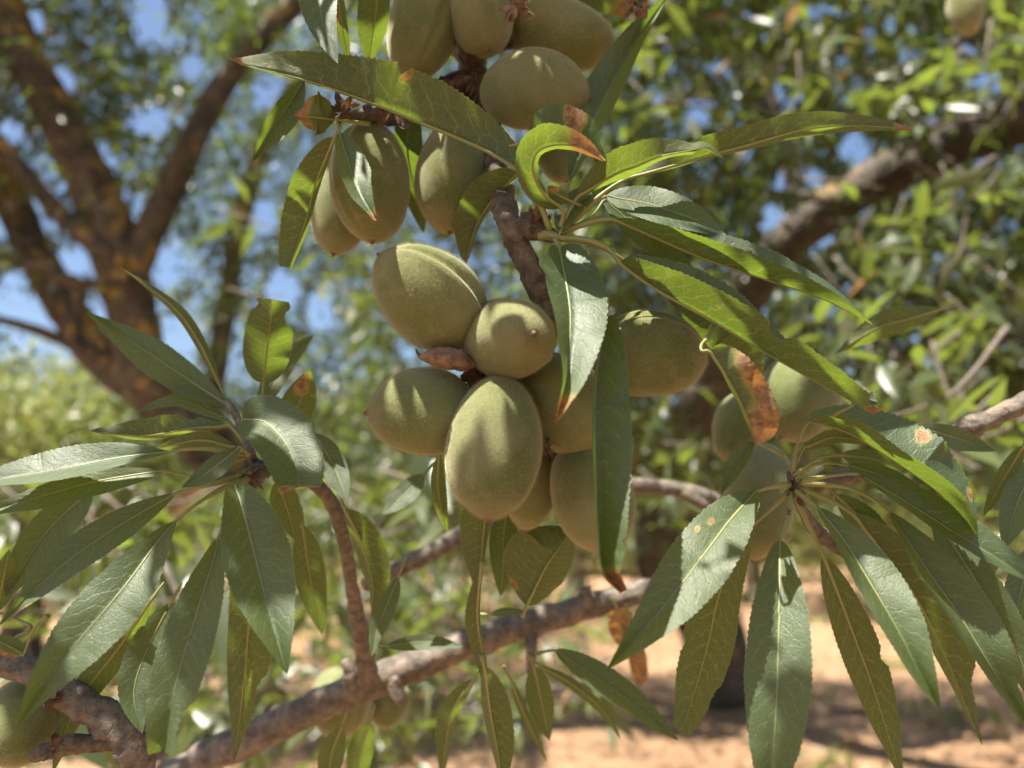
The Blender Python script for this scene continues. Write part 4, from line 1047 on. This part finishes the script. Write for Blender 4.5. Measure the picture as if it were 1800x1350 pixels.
# ------------------------------------------------------------------ almonds
frng = np.random.default_rng(8)
def fruit(bx, by, bd, tx, ty, td, w, label, group, groove=None, th=0.86, fuzz=3500, taper=0.10, nub=True, bend=0.03, gdepth=0.05, seed=0):
    """base point, tip point (px, py, depth in m); w = width in px; groove = angle of the suture, degrees from the side facing the camera"""
    fuzz = int(fuzz * 1.8)
    B = np.array(P(bx, by, bd)); T = np.array(P(tx, ty, td))
    ax = T - B; L = np.linalg.norm(ax); ax = ax / L
    mid = (B + T) / 2
    cd = nrm(np.array(CAM) - mid)
    e1 = cd - ax * np.dot(cd, ax)
    if np.linalg.norm(e1) < 0.25: e1 = np.cross(ax, [1.0, 0, 0])
    e1 = nrm(e1); e2 = np.cross(ax, e1)
    g = math.radians(90 if groove is None else groove)
    hw = w * (bd + td) / 2 / F / 2
    NR, NS = 44, 72
    V, AL, GR = [], [], []
    for i in range(NR + 1):
        s = 0.5 - 0.5 * math.cos(math.pi * i / NR)
        x = 2 * s - 1
        r = max(0.0, 1 - abs(x) ** 2.15) ** 0.52
        r *= 1 - taper * x
        if s > 0.9: r *= 1 - 0.10 * ((s - 0.9) / 0.1)
        for k in range(NS):
            a = 2 * math.pi * k / NS
            da = (a - g + math.pi) % (2 * math.pi) - math.pi
            # wide across the suture plane, flatter at right angles to it
            wx = 1.0; wy = th
            rad = 1 / math.sqrt((math.cos(da) / wx) ** 2 + (math.sin(da) / wy) ** 2)
            fade = min(1, s * 6) * min(1, (1 - s) * 8)
            gg = math.exp(-(da / 0.055) ** 2)
            rad *= 1 + gdepth * fade * (-1.0 * gg + 0.85 * math.exp(-((abs(da) - 0.20) / 0.11) ** 2))
            rad *= 1 + 0.040 * mnoise.noise(Vector((math.cos(a) * 1.3 + seed * 3.1, math.sin(a) * 1.3, s * 2.6)))
            d = e1 * math.cos(a) + e2 * math.sin(a)
            q = B + ax * L * s + d * hw * r * rad + (e1 * math.cos(g) + e2 * math.sin(g)) * bend * L * math.sin(math.pi * s)
            V.append(q); AL.append(s); GR.append(gg * fade)
    Fc = []
    for i in range(NR):
        for k in range(NS):
            k2 = (k + 1) % NS
            Fc.append((i * NS + k, i * NS + k2, (i + 1) * NS + k2, (i + 1) * NS + k))
    o = mesh_obj('almond_fruit', V, Fc, MAT_HULL, None, origin=tuple(B), attr={'along': AL, 'groove': GR})
    tag(o, label, 'almond', group)
    # velvet: short hairs standing on the hull
    Vn = np.array(V)
    nf = len(Fc)
    pick = frng.integers(NS * 2, nf - NS * 2, fuzz)
    Fa = np.array(Fc)[pick]
    wgt = frng.random((fuzz, 2))
    p = (Vn[Fa[:, 0]] * (1 - wgt[:, :1]) + Vn[Fa[:, 1]] * wgt[:, :1]) * (1 - wgt[:, 1:]) + (Vn[Fa[:, 3]] * (1 - wgt[:, :1]) + Vn[Fa[:, 2]] * wgt[:, :1]) * wgt[:, 1:]
    n = nrm(np.cross(Vn[Fa[:, 1]] - Vn[Fa[:, 0]], Vn[Fa[:, 3]] - Vn[Fa[:, 0]]))
    outw = p - (B + ax * ((p - B) @ ax)[:, None])
    n = np.where((np.sum(n * outw, axis=1) < 0)[:, None], -n, n)
    hd = nrm(n + frng.normal(0, 0.42, (fuzz, 3)))
    hl = frng.uniform(0.0006, 0.0012, (fuzz, 1))
    side = nrm(np.cross(hd, frng.normal(0, 1, (fuzz, 3)))) * 0.000017
    HV = np.stack([p - side, p + side, p + hd * hl], axis=1).reshape(-1, 3) - B
    me = fast_mesh('fuzz', HV, np.arange(fuzz * 3).reshape(-1, 3), MAT_FUZZ)
    f = link(bpy.data.objects.new('fuzz', me), o); f['kind'] = 'stuff'
    if nub:
        tp = np.array(V[-NS:]).mean(axis=0)
        Vt, Ft = tube([tp - ax * 0.0012, tp + ax * 0.0003, tp + ax * 0.0011], [0.0013, 0.0010, 0.0003], 8, 6, 0.25, 700, seed)
        mesh_obj('tip', Vt, Ft, MAT_BUD, o, origin=tuple(tp), root=tuple(B))
    return o

GL, GU, GR_ = 'almonds in the lower cluster', 'almonds in the upper cluster', 'almonds beside the right shoot'
fruit(838, 592, .213, 668, 450, .207, 172, 'fuzzy almond with a sunlit top and a long seam, uppermost of the lower cluster', GL, groove=46, seed=1, fuzz=14000, gdepth=.10, th=.92, bend=0)
fruit(846, 600, .226, 938, 586, .190, 152, 'round almond seen end on in the middle, brown scar on its right', GL, groove=150, seed=2, fuzz=13000, th=.92, taper=.06)
fruit(838, 728, .214, 646, 726, .206, 158, 'almond pointing left at the lower left of the cluster', GL, groove=120, seed=3, fuzz=10000, th=.9)
fruit(882, 662, .206, 858, 912, .196, 164, 'large oval almond hanging straight down in the middle front', GL, groove=100, bend=0, seed=4, fuzz=14000, taper=-.02, th=.92)
fruit(948, 770, .232, 922, 932, .226, 112, 'small almond peeping out behind the large middle one', GL, groove=170, seed=5, fuzz=3000)
fruit(1018, 768, .222, 1066, 972, .212, 168, 'almond hanging half hidden behind the long narrow leaf', GL, groove=170, seed=6, fuzz=9000, taper=.02)
fruit(925, 635, .226, 1062, 790, .214, 176, 'almond tucked behind the sunlit hanging leaf', GL, groove=175, seed=7, fuzz=5000, taper=-.04)
fruit(1040, 628, .226, 1243, 628, .220, 156, 'almond pointing right beneath the olive leaf, seam on its top edge', GL, groove=-58, seed=8, fuzz=9000, taper=.03)
fruit(655, 222, .250, 654, 424, .240, 150, 'front almond of the hanging pair on the upper left', GU, groove=38, gdepth=.07, seed=9, fuzz=4000, taper=.0)
fruit(622, 268, .268, 586, 446, .258, 130, 'rear almond of the hanging pair on the upper left', GU, groove=170, seed=10, fuzz=3000)
fruit(808, 218, .254, 790, 408, .246, 160, 'almond hanging below the long leaf, darker and right of the pair', GU, groove=175, seed=11, fuzz=4000, taper=.0)
fruit(770, -60, .262, 720, 134, .250, 142, 'leftmost almond at the top edge', GU, groove=-20, seed=12, fuzz=4000, taper=-.02)
fruit(830, -90, .256, 856, 88, .244, 140, 'middle almond at the top edge hanging down', GU, groove=170, seed=13, fuzz=4000, taper=-.05)
fruit(885, 30, .262, 1080, 84, .256, 138, 'almond at the top edge pointing right behind the dark leaf', GU, groove=150, seed=14, fuzz=4000)
fruit(846, 160, .250, 1036, 172, .240, 134, 'single almond lying sideways below the top three', GU, groove=-100, seed=15, fuzz=4000, taper=.02)
fruit(955, 245, .262, 1000, 318, .258, 70, 'small green almond half hidden inside the curled leaf', GU, groove=170, seed=16, fuzz=1200)
fruit(1440, 640, .318, 1372, 768, .306, 140, 'pale blurred almond above the right shoot with a sunlit side', GR_, groove=60, seed=17, fuzz=2000)
fruit(1310, 690, .322, 1278, 812, .316, 92, 'blurred almond behind the withered leaf', GR_, groove=170, seed=18, fuzz=1500)
fruit(1345, 780, .285, 1322, 985, .275, 140, 'shaded almond behind the stalks of the right shoot', GR_, groove=170, seed=19, fuzz=2000)
fruit(70, 1190, .236, 16, 1350, .228, 150, 'green almond in the bottom left corner below the spur branch', 'almonds near the bottom branch', groove=170, seed=20, fuzz=3000)
fruit(600, 1170, .372, 596, 1300, .366, 118, 'pale almond hanging behind the thick bottom branch', 'almonds near the bottom branch', groove=-30, seed=21, fuzz=1500)
fruit(700, 1195, .385, 668, 1280, .38, 80, 'small greenish almond below the sunlit part of the branch', 'almonds near the bottom branch', groove=170, seed=22, fuzz=800)
fruit(1690, -30, .70, 1706, 60, .69, 66, 'blurred green almond at the top right edge', 'almonds in the crown', groove=170, seed=23, fuzz=300)
# shrivelled brown fruitlet
def mummy():
    B = P(832, 642, .206); T = P(738, 628, .203)
    pts = [B, P(805, 634, .204), P(775, 628, .203), P(752, 627, .203), T]
    V, Fc = tube(pts, [0.0012, 0.0030, 0.0035, 0.0028, 0.0006], 16, 30, 0.22, 260, 4)
    o = mesh_obj('dried_fruitlet', V, Fc, MAT_DRY, None, origin=tuple(B))
    tag(o, 'shrivelled brown fruitlet between the almonds on the left of the cluster', 'fruitlet')
    Vt, Ft = tube([P(741, 629, .203), P(735, 622, .203), P(731, 613, .203)], [0.0006, 0.0004, 0.0002], 6, 6, .2, 500, 2)
    mesh_obj('tip', Vt, Ft, MAT_BUD, o, origin=tuple(T), root=tuple(B))
mummy()

# ------------------------------------------------------------------ added unseen leaves above the frame, placed to shade the fruit between sun patches
crng = np.random.default_rng(21)
LIT = [(735, 445, -4, 7), (845, 545, -8, 6), (1035, 600, -14, 8), (1030, 660, -16, 8), (425, 105, -10, 5), (665, 150, -7, 5), (935, 228, -8, 5), (1035, 255, -10, 6), (1010, 240, -10, 4), (1110, 272, -5, 5), (1170, 262, -6, 4),
       (1110, 345, 8, 7), (1160, 360, 8, 6), (1085, 360, 9, 5), (1160, 440, 10, 5), (1515, 553, -9, 5), (1265, 640, -10, 6), (1300, 680, -10, 4), (1270, 885, -8, 8), (1200, 940, -10, 4),
       (1575, 1030, -12, 6), (1615, 1130, -13, 7), (1640, 1210, -14, 6), (1340, 1000, -8, 4), (140, 790, -6, 11), (60, 812, -7, 10), (40, 885, -4, 8), (160, 1030, -11, 7), 
       (290, 1290, -11, 6), (503, 1160, -14, 4), (1360, 655, 22, 7), (680, 1180, 46, 15), (735, 1158, 46, 15), (780, 1140, 46, 11), (1680, 845, -4, 6), (1620, 805, -1, 5), (1750, 730, 18, 8), (1700, 745, 19, 6), (470, 550, 16, 7), (540, 670, 16, 5),
       (260, 745, 12, 6), (560, 290, 9, 4), (1110, 1050, 44, 6), (600, 20, 9, 5), (655, 30, 13, 6), (1090, 1230, 22, 8), (570, 1195, 40, 6), (590, 850, 15, 7)]
dg = bpy.context.evaluated_depsgraph_get()
LP = []
for x, y, d, r in LIT:
    hit = SC.ray_cast(dg, CAM, (P(x, y, 1.0) - CAM).normalized())
    if not hit[0] or (hit[1] - CAM).length > 0.6: continue
    ray = (hit[1] - CAM).normalized()
    # no use in an opening where another leaf or fruit of the cluster already stands in the way
    if all(SC.ray_cast(dg, hit[1] + ray * o_ + SUN * 0.0015, SUN)[0] for o_ in (-0.0008, 0.0008)): continue
    LP.append((tuple(hit[1]), r))
LR = np.array([r for _, r in LP]); LP = np.array([p for p, _ in LP]); LR = LR * 0.001 * 1.0
S = np.array(SUN)
# plane square to the sun: which cells above the fruit are still open to it
E1 = np.cross(S, [0, 1.0, 0]); E1 /= np.linalg.norm(E1); E2 = np.cross(S, E1)
def flat(q): return np.stack([q @ E1, q @ E2], axis=-1)
box = np.array([tuple(P(x, y, d)) for x in (-120, 500, 900, 1300, 1920) for y in (-60, 400, 900, 1420) for d in (0.165, 0.25, 0.36)])
FB = flat(box); lo2 = FB.min(axis=0); CELL = 0.0025
gw, gh = (np.ceil((FB.max(axis=0) - lo2) / CELL)).astype(int)
want = np.zeros((gw, gh), bool)
smp = np.array([tuple(P(crng.uniform(-120, 1920), crng.uniform(-60, 1420), crng.uniform(.17, .36))) for _ in range(60000)])
si = ((flat(smp) - lo2) / CELL).astype(int).clip(0, [gw - 1, gh - 1]); want[si[:, 0], si[:, 1]] = True
LF = flat(LP)
gx, gy = np.meshgrid(np.arange(gw), np.arange(gh), indexing='ij')
cell = np.stack([gx, gy], axis=-1) * CELL + lo2 + CELL / 2
for p, r in zip(LF, LR): want &= ~(np.hypot(cell[..., 0] - p[0], cell[..., 1] - p[1]) < r)
cover = np.zeros((gw, gh), bool)
cp, cdv, cn, cs = [], [], [], []
HWT = np.array([0.02, 0.10, 0.15, 0.11, 0.06, 0.01])
todo = np.argwhere(want & ~cover); ntry = 0
while ntry < 26000 and len(todo):
    ntry += 1
    if ntry % 250 == 0:
        todo = np.argwhere(want & ~cover)
        if len(todo) < 0.02 * want.sum(): break
    ci = todo[crng.integers(len(todo))]
    f2 = ci * CELL + lo2 + CELL / 2
    # the middle of the leaf goes over that cell, at a random height
    tgt = np.array(P(900, crng.uniform(0, 1350), 0.21)); base_t = tgt @ S
    mid = E1 * f2[0] + E2 * f2[1] + S * (base_t + crng.uniform(0.10, 0.46))
    dv = crng.normal(0, 1, 3); dv[2] -= 0.3; dv /= np.linalg.norm(dv)
    ln = crng.uniform(0.028, 0.088)
    c = mid - dv * ln * 0.42
    nn = crng.normal(0, 0.4, 3) + S
    ends = np.stack([c + dv * ln * f for f in (0, .2, .4, .6, .8, 1.0)])
    xx, yy, dd = project(ends)
    if ((dd > -0.02) & (yy > -60) & (xx > -80) & (xx < 1880)).any(): continue
    if (np.linalg.norm(ends - np.array(CAM), axis=1) < 0.13).any(): continue
    q = ends[:, None, :] - LP[None]
    t = q @ S
    dist = np.linalg.norm(q - t[..., None] * S, axis=2)
    if ((dist < LR[None] + ln * HWT[:, None]) & (t > 0)).any(): continue
    cp.append(c); cdv.append(dv); cn.append(nn); cs.append(ln)
    fe = flat(np.stack([c + dv * ln * f for f in np.linspace(0.05, .92, 14)]))
    wv = np.interp(np.linspace(0.05, .92, 14), [0, .2, .4, .6, .8, 1.0], HWT) * ln * 0.8
    for p, w in zip(fe, wv):
        a0, b0 = ((p - w - lo2) / CELL).astype(int), ((p + w - lo2) / CELL).astype(int) + 1
        a0 = a0.clip(0, [gw, gh]); b0 = b0.clip(0, [gw, gh])
        cover[a0[0]:b0[0], a0[1]:b0[1]] = True
print('open to the sun', (want & ~cover).sum() / want.sum())
cp = np.array(cp); cdv = np.array(cdv); cn = np.array(cn); cs = np.array(cs)
print('bough leaves', len(cp))
V, T, at = leaf_soup(cp, cdv, cn, cs, crng)
o = link(bpy.data.objects.new('bough_foliage', fast_mesh('bough_foliage', V - np.array(tree_base), T, MAT_CROWN, at)), tree)
o['kind'] = 'stuff'
for k in range(16):  # added twigs among the unseen shading leaves
    i = crng.integers(0, len(cp)); a = cp[i]; j = crng.integers(0, len(cp)); b = cp[j]
    if np.linalg.norm(b - a) < .08: continue
    m = (a + b) / 2 + np.array([0, 0, 0.03])
    ln = np.linspace(0, 1, 12)[:, None]
    path = np.vstack([a * (1 - ln) + m * ln, m * (1 - ln) + b * ln])
    xx, yy, dd = project(path)
    if ((dd > -0.02) & (yy > -60) & (xx > -80) & (xx < 1880)).any(): continue
    q = path[:, None, :] - LP[None]; t = q @ S
    if ((np.linalg.norm(q - t[..., None] * S, axis=2) < LR[None] * 0.6) & (t > 0)).any(): continue
    Vb, Fb = tube([a, m, b], [0.003, 0.0025, 0.0015], 7, 16, .1, 100, k)
    mesh_obj('branch', Vb, Fb, MAT_TWIG, tree, origin=tuple(a), root=tuple(tree_base))
